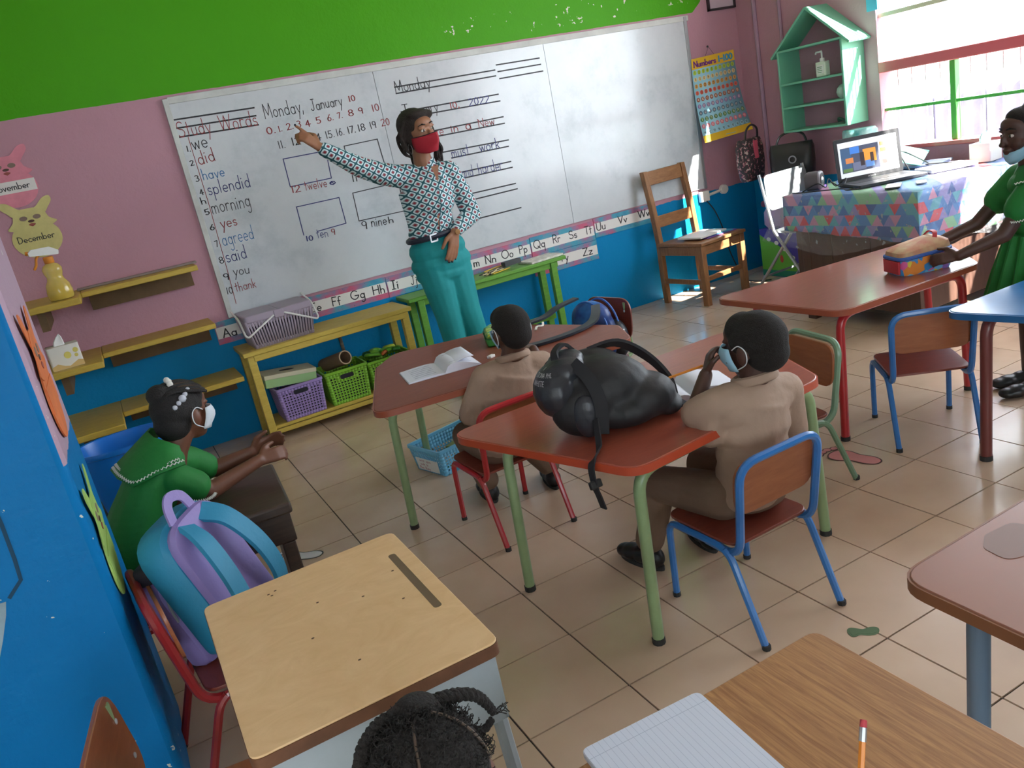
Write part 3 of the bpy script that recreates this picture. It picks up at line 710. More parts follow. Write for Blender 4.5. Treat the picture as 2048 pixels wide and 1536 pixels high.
# tissue box
tb = thing('tissue_box', 'white boutique tissue box with yellow flower print and a tissue pulled up', 'tissue box', (-.285, 4.63, .752), .1); tb.scale = (.88, .88, .92)
m = MB(); m.prism(rrect(.165, .12, .012), 0, .125); obj('carton', m, mat('tissue_card', 'e8e4da', .55), tb)
m = MB(); m.add([(-.0826+.165*u, -.0607, zz) for u in (0, .2, .4, .55, .7, .85, 1) for zz in (.001, .022+.012*math.sin(u*9))], [(2*i, 2*i+2, 2*i+3, 2*i+1) for i in range(6)]); obj('wave_print', m, mat('print_gold', 'd9b878', .55), tb)
for px, pz, pr_ in ((.012, .07, .019), (.058, .088, .014), (.055, .06, .010)):
    m = MB(); m.add([(px+pr_*math.cos(a*PI/6), -.0608, pz+pr_*math.sin(a*PI/6)) for a in range(12)], [tuple(range(12))]); obj('flower_print', m, 'chart_yellow' if 0 else mat('print_yellow', 'dfcf6a', .55), tb)
m = MB(); m.loft([[Vector((.03*math.cos(a)*s+ox, .012*math.sin(a*1.0)*s+.004*math.sin(3*a), z)) for a in [2*PI*i/10 for i in range(10)]] for s, ox, z in ((1, -.01, .124), (.9, -.008, .145), (.5, 0, .17), (.05, .006, .185))]); obj('tissue', m, mat('tissue_white', 'f2f2f0', .8), tb)
# ================================================================ low classroom tables
def laminate(name, c1, c2, coat=.25):
    m = wood(name, c1, c2, 4, (2.2, 22, 22), .32 if coat > .15 else .5, coat, 1.5)
    m.node_tree.nodes['Principled BSDF'].inputs['Specular IOR Level'].default_value = .5 if coat > .15 else .25
    return m
laminate('laminate_brown', '8a4c3a', '7a4032', .1); laminate('laminate_red', 'a4553f', '94483a'); laminate('laminate_rose', '955243', '84463a', .45)
mat('edge_red', 'b5492e', .35, coat=.3); mat('edge_brown', '9a4f38', .4, coat=.2)
mat('tube_green', '8aa274', .35, coat=.2, var=(10, .1)); mat('tube_red', 'b0262c', .3, coat=.3); mat('tube_blue', '2b6fb4', .35, coat=.3, var=(12, .1)); mat('tube_darkred', '6e3230', .4, coat=.2); mat('tube_grey', '6f8296', .4, metal=.3)
mat('tube_sage', '6f8f74', .4, coat=.2)
mat('rubber_dark', '2a2a2a', .7)
def low_table(lb, out, z, top, edge, leg, frames, rad=.07, lr=.017, name='classroom_table', th=.024, flat=1.0):
    cx = sum(p[0] for p in out)/len(out); cy = sum(p[1] for p in out)/len(out)
    t = thing(name, lb, 'table', (cx, cy, 0))
    loc = [(p[0]-cx, p[1]-cy) for p in out]; o = rpoly(loc, rad, 6)
    m = MB(); m.prism(o, z-th, z); obj('table_top', m, top, t, bevel=.003)
    m = MB(); m.ring(offset(o, .004), offset(o, -.0005), z-th-.001, z-.002); obj('edge_band', m, edge, t)
    for (a, b) in frames:
        a = (a[0]-cx, a[1]-cy); b = (b[0]-cx, b[1]-cy)
        A = Vector((a[0], a[1], 0)); B = Vector((b[0], b[1], 0)); d = (B-A).normalized()
        zt = z-th-lr
        P = bent([A, Vector((a[0], a[1], zt))+d*.02, Vector((b[0], b[1], zt))-d*.02, B], .07, 6)
        # split into leg / rail / leg
        h = len(P)//2
        lo = [p for p in P]
        i0 = 7; i1 = len(P)-8
        m = MB(); m.tube(lo[:i0+1], lr, 10, flat=flat); obj('leg', m, leg, t)
        m = MB(); m.tube(lo[i0:i1+1], lr, 10, flat=flat); obj('rail', m, leg, t)
        m = MB(); m.tube(lo[i1:], lr, 10, flat=flat); obj('leg', m, leg, t)
        for q in (A, B):
            m = MB(); m.lathe([(lr+.002, 0), (lr+.002, .018)], 10, q); obj('foot_cap', m, 'rubber_dark', t)
    return t
T1 = low_table('brown low table with green legs holding a notebook and green pencil case', [(.70, 2.80), (1.76, 2.66), (1.86, 2.90), (1.66, 3.42), (1.08, 3.62), (.93, 3.45)], .56, 'laminate_brown', 'edge_brown', 'tube_green', [((.79, 2.96), (1.70, 2.78)), ((1.08, 3.5), (1.62, 3.34))])
T2 = low_table('red-brown low table with pale green legs under the black backpack', [(.80, 2.34), (1.03, 1.63), (1.77, 1.71), (2.03, 2.37)], .56, 'laminate_red', 'edge_red', 'tube_green', [((1.047, 1.686), (1.79, 1.765)), ((.912, 2.20), (1.74, 2.30))])
T3 = low_table('long rose-brown low table with red legs under the lunch bag', [(2.35, 2.14), (3.10, 2.11), (3.58, 2.66), (2.32, 2.82)], .56, 'laminate_rose', 'edge_brown', 'tube_red', [((2.40, 2.215), (3.10, 2.17)), ((2.43, 2.70), (3.45, 2.60))])
T4 = low_table('blue painted low table corner with dark red legs at the right edge', [(2.45, 1.80), (2.52, 1.42), (3.30, 1.35), (3.2, 1.78)], .565, mat('blue_table', '1f68a8', .3, coat=.4, var=(5, .15)), mat('edge_blue', '1d5f98', .35, coat=.3), 'tube_darkred', [((2.54, 1.72), (3.1, 1.70)), ((2.58, 1.45), (3.15, 1.42))], .05, .02)
T5 = low_table('worn brown low table with grey square legs at the lower right', [(1.055, .885), (1.035, .25), (1.75, .22), (1.78, .90)], .56, mat('laminate_worn', '99604a', .4, coat=.15, var=(3.5, .5, '8a5f50')), mat('edge_ply', '8a5534', .5), 'tube_grey', [((1.13, .80), (1.70, .82)), ((1.12, .32), (1.68, .30))], .06, .02)
m = MB(); m.prism(rpoly([(-.07, -.03), (-.01, -.05), (.07, -.02), (.05, .04), (-.02, .045), (-.06, .02)], .02, 3), 0, .0006)
obj('stain', m, mat('stain_dark', '835f52', .5), T5, loc=(1.285-T5.location.x, .82-T5.location.y, .5602))

# ================================================================ stacking children's chairs
wood('chair_ply', 'a0603c', '8c4f30', 5, (2, 14, 14), .35, .3); wood('chair_ply_dark', '7d3a2c', '6d2f24', 5, (2, 14, 14), .35, .3); wood('ply_edge', 'b98a58', '9a6c40', 14, (3, 3, 30), .5)
wood('chair_ply_orange', 'b06a30', '9a5626', 5, (2, 14, 14), .35, .3)
def kid_chair(lb, x, y, rz, tube, ply='chair_ply', seat='chair_ply_dark', s=1.0, wood_back=False):
    t = thing('school_chair', lb, 'chair', (x, y, 0), rz); t.scale = (s, s, s)
    r = .0105
    for sx in (-1, 1):
        X = sx*.145
        P = bent([(X, .18, 0), (X, .165, .262), (X, -.085, .262), (X, -.188, 0)], .045, 5)
        i = 4; j = len(P)-5
        m = MB(); m.tube(P[:i+1], r, 8); obj('leg', m, tube, t)
        m = MB(); m.tube(P[i:j+1], r, 8); obj('seat_rail', m, tube, t)
        m = MB(); m.tube(P[j:], r, 8); obj('leg', m, tube, t)
        for q in ((X, .18), (X, -.188)):
            m = MB(); m.lathe([(r+.0015, 0), (r+.0015, .014)], 8, (q[0], q[1], 0)); obj('foot_cap', m, 'rubber_dark', t)
    m = MB(); m.prism(rrect(.285, .29, .045, 5, (0, .035)), .272, .281); obj('seat', m, seat, t, bevel=.002)
    hb = .535
    if not wood_back:
        P = bent([(-.135, .01, .252), (-.135, -.12, .247), (-.142, -.165, hb-.006), (.142, -.165, hb-.006), (.135, -.12, .247), (.135, .01, .252)], .06, 6)
        m = MB(); m.tube(P, r+.001, 8); obj('back_frame', m, tube, t)
    # curved ply backrest
    rg = []
    o = rrect(.285, .155, .055, 5, (0, .445)) if not wood_back else rrect(.30, .20, .07, 6, (0, .44))
    for dy in (0, .009):
        rg.append([(px, -.138-(pz-.445)*.10+dy+.55*px*px*0, pz) for px, pz in o])
    m = MB(); m.loft(rg); obj('backrest', m, ply, t, bevel=.002)
    if wood_back:
        for sx in (-1, 1):
            m = MB(); m.tube(bent([(sx*.11, .02, .262), (sx*.11, -.145, .27), (sx*.11, -.14, .52)], .03, 4), .009, 8); obj('back_post', m, tube, t)
            for zz in (.40, .48):
                m = MB(); m.ball((sx*.11, -.128-(zz-.445)*.1, zz), (.006, .003, .006), 8); obj('rivet', m, 'aluminium', t)
    return t
kid_chair('blue tube chair with ply back, the nearer boy sits on it', 1.378, 1.656, 0.02, 'tube_blue')
kid_chair('empty blue tube chair pulled up to the red-legged table', 2.654, 2.047, math.radians(-37.2), 'tube_blue')
kid_chair('red tube chair, the farther boy in brown sits on it', 1.12, 2.683, 0.03, 'tube_red')
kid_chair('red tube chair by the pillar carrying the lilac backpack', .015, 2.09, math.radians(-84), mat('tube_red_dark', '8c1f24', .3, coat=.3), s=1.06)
kid_chair('green tube chair standing behind the nearer boy\'s table', 1.995, 2.13, math.radians(80), 'tube_sage')
kid_chair('varnished ply chair with the blue backpack hung on it', 1.99, 3.36, math.radians(100), 'tube_green', 'chair_ply_dark', 'chair_ply_dark', 1.05, True)
kid_chair('brown ply chair with riveted back at the bottom left corner', -.115, 1.475, math.radians(-98), 'tube_green', 'chair_ply', 'chair_ply_orange', 1.06, True)

# ================================================================ desks
wood('plywood_top', 'e8c394', 'dcb482', 3.0, (3, 5, 5), .5, 0, 6); wood('oak_top', 'c08f5c', '8c5a36', 5, (30, 1.8, 10), .45, .05, 3); mat('desk_brown_edge', '6b4630', .6, var=(12, .3)); mat('desk_metal', 'a9b2b8', .45, var=(4, .12))
def school_desk(lb, x0, y0, x1, y1, z, top, th=.026, groove=True):
    cx, cy = (x0+x1)/2, (y0+y1)/2; w, d = x1-x0, y1-y0
    t = thing('school_desk', lb, 'desk', (cx, cy, 0))
    o = rrect(w, d, .022, 5)
    m = MB(); m.prism(offset(o, -.001), z-.004, z); tp = obj('desk_top', m, top, t, bevel=.0015)
    m = MB(); m.prism(o, z-th, z-.004); obj('top_core', m, 'desk_brown_edge', t)
    if groove:
        m = MB(); m.prism(rrect(.016, .27, .008, 4, (w*.405, .035)), z-.0005, z+.0004); obj('pencil_groove', m, mat('groove_dark', '6f5c46', .6), t)
    # steel book box and legs
    m = MB()
    hb = .13; zb = z-th-hb; bw = w-.03
    m.b2((-bw/2, -d/2+.01, zb), (bw/2, -d/2+.016, z-th)); obj('front_panel', m, 'desk_metal', t, bevel=.002)
    for s in (-1, 1):
        m = MB(); m.b2((s*bw/2-.003, -d/2+.01, zb), (s*bw/2+.003, d/2-.04, z-th)); obj('side_panel', m, 'desk_metal', t)
    m = MB(); m.b2((-bw/2, -d/2+.01, zb), (bw/2, d/2-.04, zb+.005)); obj('book_shelf', m, 'desk_metal', t)
    for sx in (-1, 1):
        for sy in (-1, 1):
            m = MB(); m.tube([(sx*(bw/2-.01), sy*(d/2-.045), z-th), (sx*(bw/2+.012), sy*(d/2-.03), 0)], .014, 8); obj('leg', m, 'desk_metal', t)
    return t
D1 = school_desk('pale plywood school desk with a grooved top in the foreground', -.028, 1.130, .395, 1.682, .63, 'plywood_top')
for (px, py) in ((-.135, .215), (-.12, .22), (-.13, .205), (.02, .05), (.08, -.02), (-.06, .1), (-.05, -.15), (.1, .1), (-.1, -.02)):
    m = MB(); m.prism(arc((0, 0), (.003, .0022), 0, 360, 8)[:-1], .63, .6304); obj('scuff', m, mat('scuff_dark', '5d4432', .7), D1, loc=(px+.05, py, 0))
D2 = school_desk('oak-grained school desk with open lined notebook at the bottom right', .30, .18, .756, .785, .65, 'oak_top', groove=False)
# the dark wooden bench desk the girl leans on
wood('dark_wood', '4a3a30', '382b24', 5, (2, 16, 16), .45, .15)
bd = thing('bench_desk', 'dark worn wooden desk the girl in green leans on', 'desk', (.14, 2.56, 0), math.radians(-4))
m = MB(); m.b2((-.14, -.21, .495), (.155, .20, .53)); obj('desk_top', m, 'dark_wood', bd, bevel=.008)
m = MB(); m.b2((-.122, -.19, .40), (.145, .185, .495)); obj('apron', m, 'dark_wood', bd, bevel=.004)
for sx in (-1, 1):
    m = MB(); m.b2((sx*.118-.02, -.19, 0), (sx*.118+.02, .18, .40)); obj('end_panel', m, 'dark_wood', bd, bevel=.004)
m = MB(); m.b2((-.1, -.02, .12), (.1, .02, .17)); obj('stretcher', m, 'dark_wood', bd)

# ================================================================ yellow rack with baskets
wood('yellow_wood', 'd6bd5a', 'c2a646', 5, (2, 9, 9), .45)
rk = thing('storage_rack', 'yellow wooden bench rack with plastic baskets on its lower shelf', 'rack', (1.05, 4.88, 0))
def rp(n, a, b, **kk):
    m = MB(); m.b2((a[0]-1.05, a[1]-4.88, a[2]), (b[0]-1.05, b[1]-4.88, b[2])); return obj(n, m, 'yellow_wood', rk, bevel=.004, **kk)
rp('top_board', (.545, 4.69, .527), (1.57, 5.03, .553)); rp('lower_board', (.60, 4.72, .07), (1.53, 5.0, .092))
for x in (.565, 1.505):
    for y in (4.705, 4.975): rp('leg', (x, y, 0), (x+.045, y+.045, .527))
for y in (4.70, 4.985): rp('apron', (.60, y, .49), (1.52, y+.02, .527)); rp('lower_rail', (.60, y, .045), (1.52, y+.02, .07))
def perforated(w, h, nx, nz, fill, hole, tap=0.0, skip=None, y=0.0, M=None):
    """thin wall in the xz plane with square holes, as open grid cells"""
    m = MB(); cw = w/nx; chh = h/nz
    for i in range(nx):
        for j in range(nz):
            x0, x1 = -w/2+i*cw, -w/2+(i+1)*cw; z0, z1 = j*chh, (j+1)*chh
            def sp(x, z): s = 1+tap*(z/h); return (x*s, y, z)
            if hole(i, j):
                a = (1-fill)/2
                q = [(x0, z0), (x1, z0), (x1, z1), (x0, z1)]; c_ = [(x0+cw*a, z0+chh*a), (x1-cw*a, z0+chh*a), (x1-cw*a, z1-chh*a), (x0+cw*a, z1-chh*a)]
                m.add([sp(*p) for p in q+c_], [(k_, (k_+1) % 4, (k_+1) % 4+4, k_+4) for k_ in range(4)], M)
            else: m.add([sp(x0, z0), sp(x1, z0), sp(x1, z1), sp(x0, z1)], [(0, 1, 2, 3)], M)
    return m
def basket(lb, x, y, z, w, d, h, mm, rz=0.0, handle=True, nm='plastic_basket', group='perforated storage baskets'):
    t = thing(nm, lb, 'basket', (x, y, z), rz, group)
    nx = max(10, int(w/.0165)); nz = max(8, int(h/.0165)); tp = .12
    def hole(n_):
        def f(i, j):
            if i in (0, n_-1) or j == 0 or j >= nz-1: return False
            hz = j >= nz-4 and abs(i-(n_-1)/2) < n_*.24
            return not hz and not (j >= nz-2)
        return f
    for s, (L, off, rot) in enumerate(((w, -d/2, 0), (w, d/2, PI), (d, -w/2, -PI/2), (d, w/2, PI/2))):
        n_ = nx if s < 2 else max(8, int(d/.0165))
        Mx = Matrix.Rotation(rot, 4, 'Z') @ Matrix.Translation((0, -abs(off), 0)) @ Matrix.Rotation(math.atan(tp*abs(off)/h)*1.0, 4, 'X')
        p = obj('side', perforated(L, h, n_, nz, .55, hole(n_), tp, M=Mx), mm, t, solid=.0035)
        if s == 0 and handle:
            m = MB(); m.prism(rrect(L*.36, h*.13, h*.06, 4), 0, .002, Mx @ Matrix.Translation((0, -.004, h*.80)) @ Matrix.Rotation(PI/2, 4, 'X')); obj('hand_hole', m, mat('hole_dark', '22202a', .8), t)
    m = MB(); m.prism(rrect(w, d, .01), 0, .004); obj('base', m, mm, t)
    if handle and nm == 'plastic_basket': m = MB(); m.prism(rrect(w*.96, d*.96, .012), .006, h*.72); obj('contents', m, mat('basket_dark', '2b2a30', .9), t)  # filler for contents, the inside's shade put into its dark colour
    k1 = 1+tp
    m = MB(); m.ring(rrect(w*k1+.016, d*k1+.016, .018), rrect(w*k1-.006, d*k1-.006, .012), h-.012, h+.002); obj('rim', m, mm, t)
    return t
mat('plastic_purple', '9f88c4', .4); mat('plastic_lime', '86c23a', .4); mat('plastic_lilac', 'a99cac', .45); mat('plastic_sky', '76c4ea', .35); mat('plastic_blue', '1277d8', .3)
basket('purple perforated basket with a box lid on top, on the rack', .80, 4.83, .0928, .24, .21, .20, 'plastic_purple', .02)
basket('lime green perforated basket holding a cardboard tube, middle of the rack', 1.09, 4.83, .0928, .23, .21, .205, 'plastic_lime', -.02)
basket('lime green perforated basket full of toys at the rack\'s right end', 1.37, 4.85, .0928, .25, .21, .19, 'plastic_lime', .0)
bx = thing('shoe_box', 'pale green and cream cardboard box tilted on the purple basket', 'box', (.77, 4.85, .292), 0, rot=(0, .12, .03))
m = MB(); m.b2((-.15, -.09, 0), (.15, .09, .055)); obj('carton', m, mat('box_green', '9fc487', .6), bx, bevel=.002)
m = MB(); m.b2((-.153, -.093, .05), (.153, .093, .075)); obj('lid', m, mat('box_cream', 'cfc9ac', .6), bx, bevel=.002)
m = MB(); m.prism(arc((0, .0), (.045, .022), 0, 360, 20)[:-1], .0752, .0758); obj('opening', m, 'hole_dark', bx)
ct = thing('cardboard_tube', 'hollow brown cardboard tube lying across the middle green basket', 'tube', (1.07, 4.86, .325), 0, rot=(PI/2-.25, 0, .3))
m = MB(); n_ = 20
m.loft([[(r*math.cos(2*PI*a/n_), r*math.sin(2*PI*a/n_), z) for a in range(n_)] for r, z in ((.042, -.14), (.042, .14), (.036, .14), (.036, -.14))], closed=True); obj('tube_wall', m, mat('cardboard', '8b7058', .7), ct)
m = MB(); m.ring(arc((0, 0), .0425, 0, 360, 20)[:-1], arc((0, 0), .0355, 0, 360, 20)[:-1], .1395, .1412); obj('cut_edge', m, mat('cardboard_pale', 'b9a284', .7), ct)
m = MB(); m.tube([(1.16, 4.93, .30), (1.165, 4.97, .47)], .011, 8); tag(obj('banded_stick', m, mat('stick_dark', '3a3438', .5, var=(30, .8, '9a8a70', (0.05, 0.05, 1)))), 'dark banded stick standing behind the middle basket', 'stick')
for i, (px, py, cc, r_) in enumerate(((1.30, 4.83, '7cc23e', .05), (1.41, 4.86, '6db636', .055), (1.37, 4.80, 'e0763a', .022), (1.45, 4.82, '3a8a34', .03), (1.35, 4.90, '8fd050', .045), (1.44, 4.92, 'c8d850', .04), (1.29, 4.91, '2f6b30', .03))):
    m = MB(); m.lathe([(r_*.35, -.012), (r_, -.008), (r_*1.05, .004), (r_*.8, .012), (r_*.4, .014), (r_*.35, .0)], 14)
    tag(obj('plastic_toy', m, mat('toy_%d' % i, cc, .35), loc=(px, py, .30), rot=(random.uniform(-.5, .5), random.uniform(-.5, .5), 0)), ['large bright green toy ring at the left of the toy basket', 'largest bright green toy disc in the middle of the toy basket', 'small orange toy piece at the front of the toy basket', 'dark green toy ring near the right of the toy basket', 'light green toy ring at the back of the toy basket', 'yellow-green toy ring at the back right of the toy basket', 'deep green toy ring at the back left of the toy basket'][i], 'toy', 'toys in the green basket')
# lilac picnic basket on the rack
pb = thing('picnic_basket', 'lilac plastic picnic basket with white handles on the yellow rack', 'basket', (.80, 4.86, .553), .03)
w, d, h = .34, .24, .165; tp = .16
def slot(n_, nz):
    return lambda i, j: 0 < i < n_-1 and 0 < j < nz-2
for s, (L, off, rot) in enumerate(((w, d/2, 0), (w, d/2, PI), (d, w/2, -PI/2), (d, w/2, PI/2))):
    n_ = 23 if s < 2 else 16; m = MB(); cw = L/n_
    Mx = Matrix.Rotation(rot, 4, 'Z') @ Matrix.Translation((0, -off, 0)) @ Matrix.Rotation(math.atan(tp*off/h), 4, 'X')
    for i in range(n_):
        x0 = -L/2+i*cw; x1 = x0+cw*.62
        def P(x, z): return (x*(1+tp*z/h), 0, z)
        m.add([P(x0, 0), P(x1, 0), P(x1, h), P(x0, h)], [(0, 1, 2, 3)], Mx)
        m.add([P(x1, 0), P(x0+cw, 0), P(x0+cw, .02), P(x1, .02)], [(0, 1, 2, 3)], Mx); m.add([P(x1, h-.035), P(x0+cw, h-.035), P(x0+cw, h), P(x1, h)], [(0, 1, 2, 3)], Mx)
    obj('side', m, 'plastic_lilac', pb, solid=.004)
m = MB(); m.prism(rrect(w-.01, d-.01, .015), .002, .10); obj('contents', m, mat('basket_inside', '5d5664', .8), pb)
for s in (-1, 1):
    m = MB(); m.prism(rrect(w*.575, d*1.2, .025, 4, (s*w*.29, 0)), h-.012, h+.028); obj('lid', m, 'plastic_lilac', pb, bevel=.006)
m = MB(); m.b2((-.028, -d*.62, h-.02), (.028, d*.62, h+.026)); obj('lid_clip', m, 'plastic_lilac', pb, bevel=.004)
for s in (-1, 1):
    m = MB(); m.tube(bent([(s*.03, -d*.60, h+.0), (s*.20, -d*.68, h-.085), (s*.212, -d*.62, h-.075), (s*.212, -d*.3, h+.01), (s*.212, d*.5, h+.045)], .03, 4), .0055, 8); obj('handle', m, 'white_plastic', pb)
# green bench against the wall
wood('green_wood', '6aa63e', '5a9334', 6, (2, 9, 9), .45)
gb = thing('green_bench', 'narrow green wooden bench along the wall behind the teacher', 'bench', (2.2, 4.93, 0))
def gp(n, a, b, rot=None):
    m = MB(); m.b2((a[0]-2.2, a[1]-4.93, a[2]), (b[0]-2.2, b[1]-4.93, b[2])); return obj(n, m, 'green_wood', gb, bevel=.004)
gp('bench_top', (1.60, 4.80, .55), (2.76, 5.04, .575)); gp('apron', (1.66, 4.82, .51), (2.70, 4.84, .55))
for x in (1.66, 2.64):
    for y in (4.81, 4.985): gp('leg', (x, y, 0), (x+.045, y+.04, .55))
for y in (4.815,): gp('stretcher', (1.69, 4.90, .15), (2.66, 4.93, .19))
# ================================================================ wooden adult chair by the wall
wood('oiled_wood', 'a87a50', '84583a', 5, (10, 10, 2), .4, .1); wood('oiled_wood_x', 'a87a50', '84583a', 5, (2, 10, 10), .4, .1)
wc = thing('wooden_chair', 'plain wooden chair with slatted back against the blue wall', 'chair', (3.84, 4.735, 0), math.radians(8))
def wcp(n, mb, mm='oiled_wood'): return obj(n, mb, mm, wc, bevel=.004)
for sx in (-1, 1):
    m = MB(); m.box((sx*.205, -.20, .215), (.045, .045, .43)); wcp('front_leg', m)
    X = sx*.195; m = MB()
    rg = []
    for z, y in ((0, .20), (.2, .205), (.44, .20), (.7, .225), (.97, .265)): rg.append([(X+a*.02, y+b*.022, z) for a, b in ((-1, -1), (1, -1), (1, 1), (-1, 1))])
    m.loft(rg); wcp('back_post', m)
    m = MB(); m.b2((sx*.2-.012, -.18, .36), (sx*.2+.012, .19, .425)); wcp('side_apron', m)
    m = MB(); m.b2((sx*.2-.01, -.18, .15), (sx*.2+.01, .19, .185)); wcp('side_stretcher', m)
m = MB(); m.b2((-.18, -.215, .36), (.18, -.19, .425)); wcp('front_apron', m, 'oiled_wood_x')
m = MB(); m.b2((-.18, -.21, .17), (.18, -.19, .205)); wcp('front_stretcher', m, 'oiled_wood_x')
m = MB(); m.b2((-.235, -.235, .43), (.235, .19, .452)); wcp('seat', m, 'oiled_wood_x')
m = MB(); m.box((0, .258, .915), (.36, .022, .10), (-.12, 0, 0)); wcp('top_slat', m, 'oiled_wood_x')
m = MB(); m.box((0, .215, .60), (.36, .02, .085), (-.08, 0, 0)); wcp('lower_slat', m, 'oiled_wood_x')
# papers and folders on its seat
for i, (nm, cc, dx, dy, rz, w, d, h, lb) in enumerate((('folder', '7d55a8', .05, 0, .1, .30, .22, .006, 'purple folder at the bottom of the pile on the wooden chair'), ('folder', '3aa0c0', .03, .01, -.05, .29, .21, .006, 'turquoise folder in the pile on the wooden chair'), ('paper_stack', 'eeeeea', -.03, .0, .2, .29, .21, .012, 'stack of white papers on top of the wooden chair'))):
    m = MB(); m.box((0, 0, h/2), (w, d, h)); tag(obj(nm, m, mat('folder_%d' % i, cc, .5), loc=(3.86+dx, 4.68+dy, .4535+.0065*i), rot=(0, 0, rz), bevel=.001), lb, 'folder' if i < 2 else 'papers')

# ================================================================ teacher's desk
DX0, DX1, DY0, DY1, DZ = 3.66, 4.60, 2.80, 3.68, .75
td = thing('teacher_desk', 'brown panelled teacher\'s desk under a patchwork cloth', 'desk', ((DX0+DX1)/2, (DY0+DY1)/2, 0))
wood('desk_brown', '5f453a', '523a31', 4, (10, 10, 2), .5)
ox, oy = (DX0+DX1)/2, (DY0+DY1)/2
def tdp(n, a, b, mm='desk_brown'):
    m = MB(); m.b2((a[0]-ox, a[1]-oy, a[2]), (b[0]-ox, b[1]-oy, b[2])); return obj(n, m, mm, td, bevel=.003)
tdp('desk_top', (DX0, DY0, DZ-.03), (DX1, DY1, DZ))
for i in range(3):
    a = DY0+.06+i*.265; tdp('front_panel', (DX0+.03, a+.002, .10), (DX0+.05, a+.263, DZ-.03))
tdp('side_panel', (DX0+.05, DY0+.05, .10), (DX1-.05, DY0+.07, DZ-.03)); tdp('side_panel', (DX0+.05, DY1-.09, .10), (DX1-.05, DY1-.07, DZ-.03))
for x in (DX0+.025, DX1-.075):
    for y in (DY0+.03, DY1-.13): tdp('leg', (x, y, 0), (x+.05, y+.06, DZ-.03))
k = NT('patchwork_cloth', .55); X, Y, Z = k.sep()
u = k.math('DIVIDE', k.math('SUBTRACT', Y, X), .072); v = k.math('DIVIDE', Z, .058)
us = k.math('ADD', u, k.math('MULTIPLY', k.math('FRACT', v), .55))
cell = k.t.nodes.new('ShaderNodeCombineXYZ'); k.link(k.math('FLOOR', us), cell.inputs[0]); k.link(k.math('FLOOR', v), cell.inputs[1])
tri = k.math('GREATER_THAN', k.math('FRACT', us), k.math('FRACT', v)); k.link(k.math('MULTIPLY', tri, 3.7), cell.inputs[2])
wn = k.t.nodes.new('ShaderNodeTexWhiteNoise'); k.link(cell.outputs[0], wn.inputs[0])
k.col(k.ramp(wn.outputs['Value'], [(0, '3f6fb0'), (.18, '4f86c4'), (.34, '5aa6b8'), (.46, '86b98e'), (.56, '8d86c0'), (.70, 'c98aa8'), (.80, 'd2505c'), (.92, '3a5a9c')], True))
def skirt(d, off, zt, drops, seed, wav=.008, n=9):
    """top sheet and two hanging sides (towards -X and -Y) over the desk edge"""
    rg = random.Random(seed); m = MB()
    x0, y0, x1, y1 = DX0-off, DY0-off, DX1, DY1+.01
    m.sheet([[(x0+(x1-x0)*i/8, y0+(y1-y0)*j/8, zt) for j in range(9)] for i in range(9)])
    # perimeter path: (x0,y1) -> (x0,y0) -> (x1,y0)
    path = [(x0, y1-(y1-y0)*i/28, (-1, 0)) for i in range(28)]+[(x0, y0, (-.7, -.7))]+[(x0+(x1-x0)*i/26, y0, (0, -1)) for i in range(1, 27)]
    g = []
    for i, (px, py, nn) in enumerate(path):
        dr = drops(i/(len(path)-1)); col = []
        for j in range(n+1):
            f = j/n; w = (math.sin(i*.55+seed)+.6*math.sin(i*.23+1.3*seed))*wav*f+.004
            col.append((px+nn[0]*w, py+nn[1]*w, zt-dr*f+.002*math.sin(i*1.7+j)*f))
        g.append(col)
    m.sheet(g); return m
m = skirt(0, .006, DZ+.003, lambda s: .20+.06*s/.5 if s < .5 else .30, 1.0)
tag(obj('tablecloth', m, 'patchwork_cloth', solid=.0015), 'blue, red and lilac patchwork cloth draped over the teacher\'s desk', 'tablecloth')
k = NT('clear_plastic', .06); k.b.inputs['Base Color'].default_value = (.95, .97, 1, 1); k.link(k.math('ADD', .12, k.math('MULTIPLY', k.math('GREATER_THAN', k.noise(26, 4), .64), .28)), k.b.inputs['Alpha']); k.bump(k.noise(30, 3), 1.0, .03); k.b.inputs['Specular IOR Level'].default_value = .9  # noise specks in the alpha paint in the crinkles' white highlights
m = skirt(0, .034, DZ+.007, lambda s: .29+.05*math.sin(s*9), 2.3, .010)
# far left corner pulled out to a point
A = Vector((DX0-.014, DY1+.01, DZ+.007)); Bp = Vector((3.70, 3.95, .47)); Cp = Vector((DX0-.02, DY1-.16, .47))
m.sheet([[A.lerp(Bp, i/8).lerp(A.lerp(Cp, i/8), j/6)+Vector((0, 0, -.012*math.sin(j*1.2)*i/8)) for j in range(7)] for i in range(9)])
A2 = Vector((DX1-.3, DY1+.01, DZ+.007)); m.sheet([[A.lerp(A2, j/6).lerp(Bp.lerp(Vector((DX1-.3, DY1+.05, .5)), j/6), i/8) for j in range(7)] for i in range(9)])
tag(obj('plastic_cover', m, 'clear_plastic'), 'clear crinkled plastic cover hanging over the patchwork cloth', 'plastic cover')

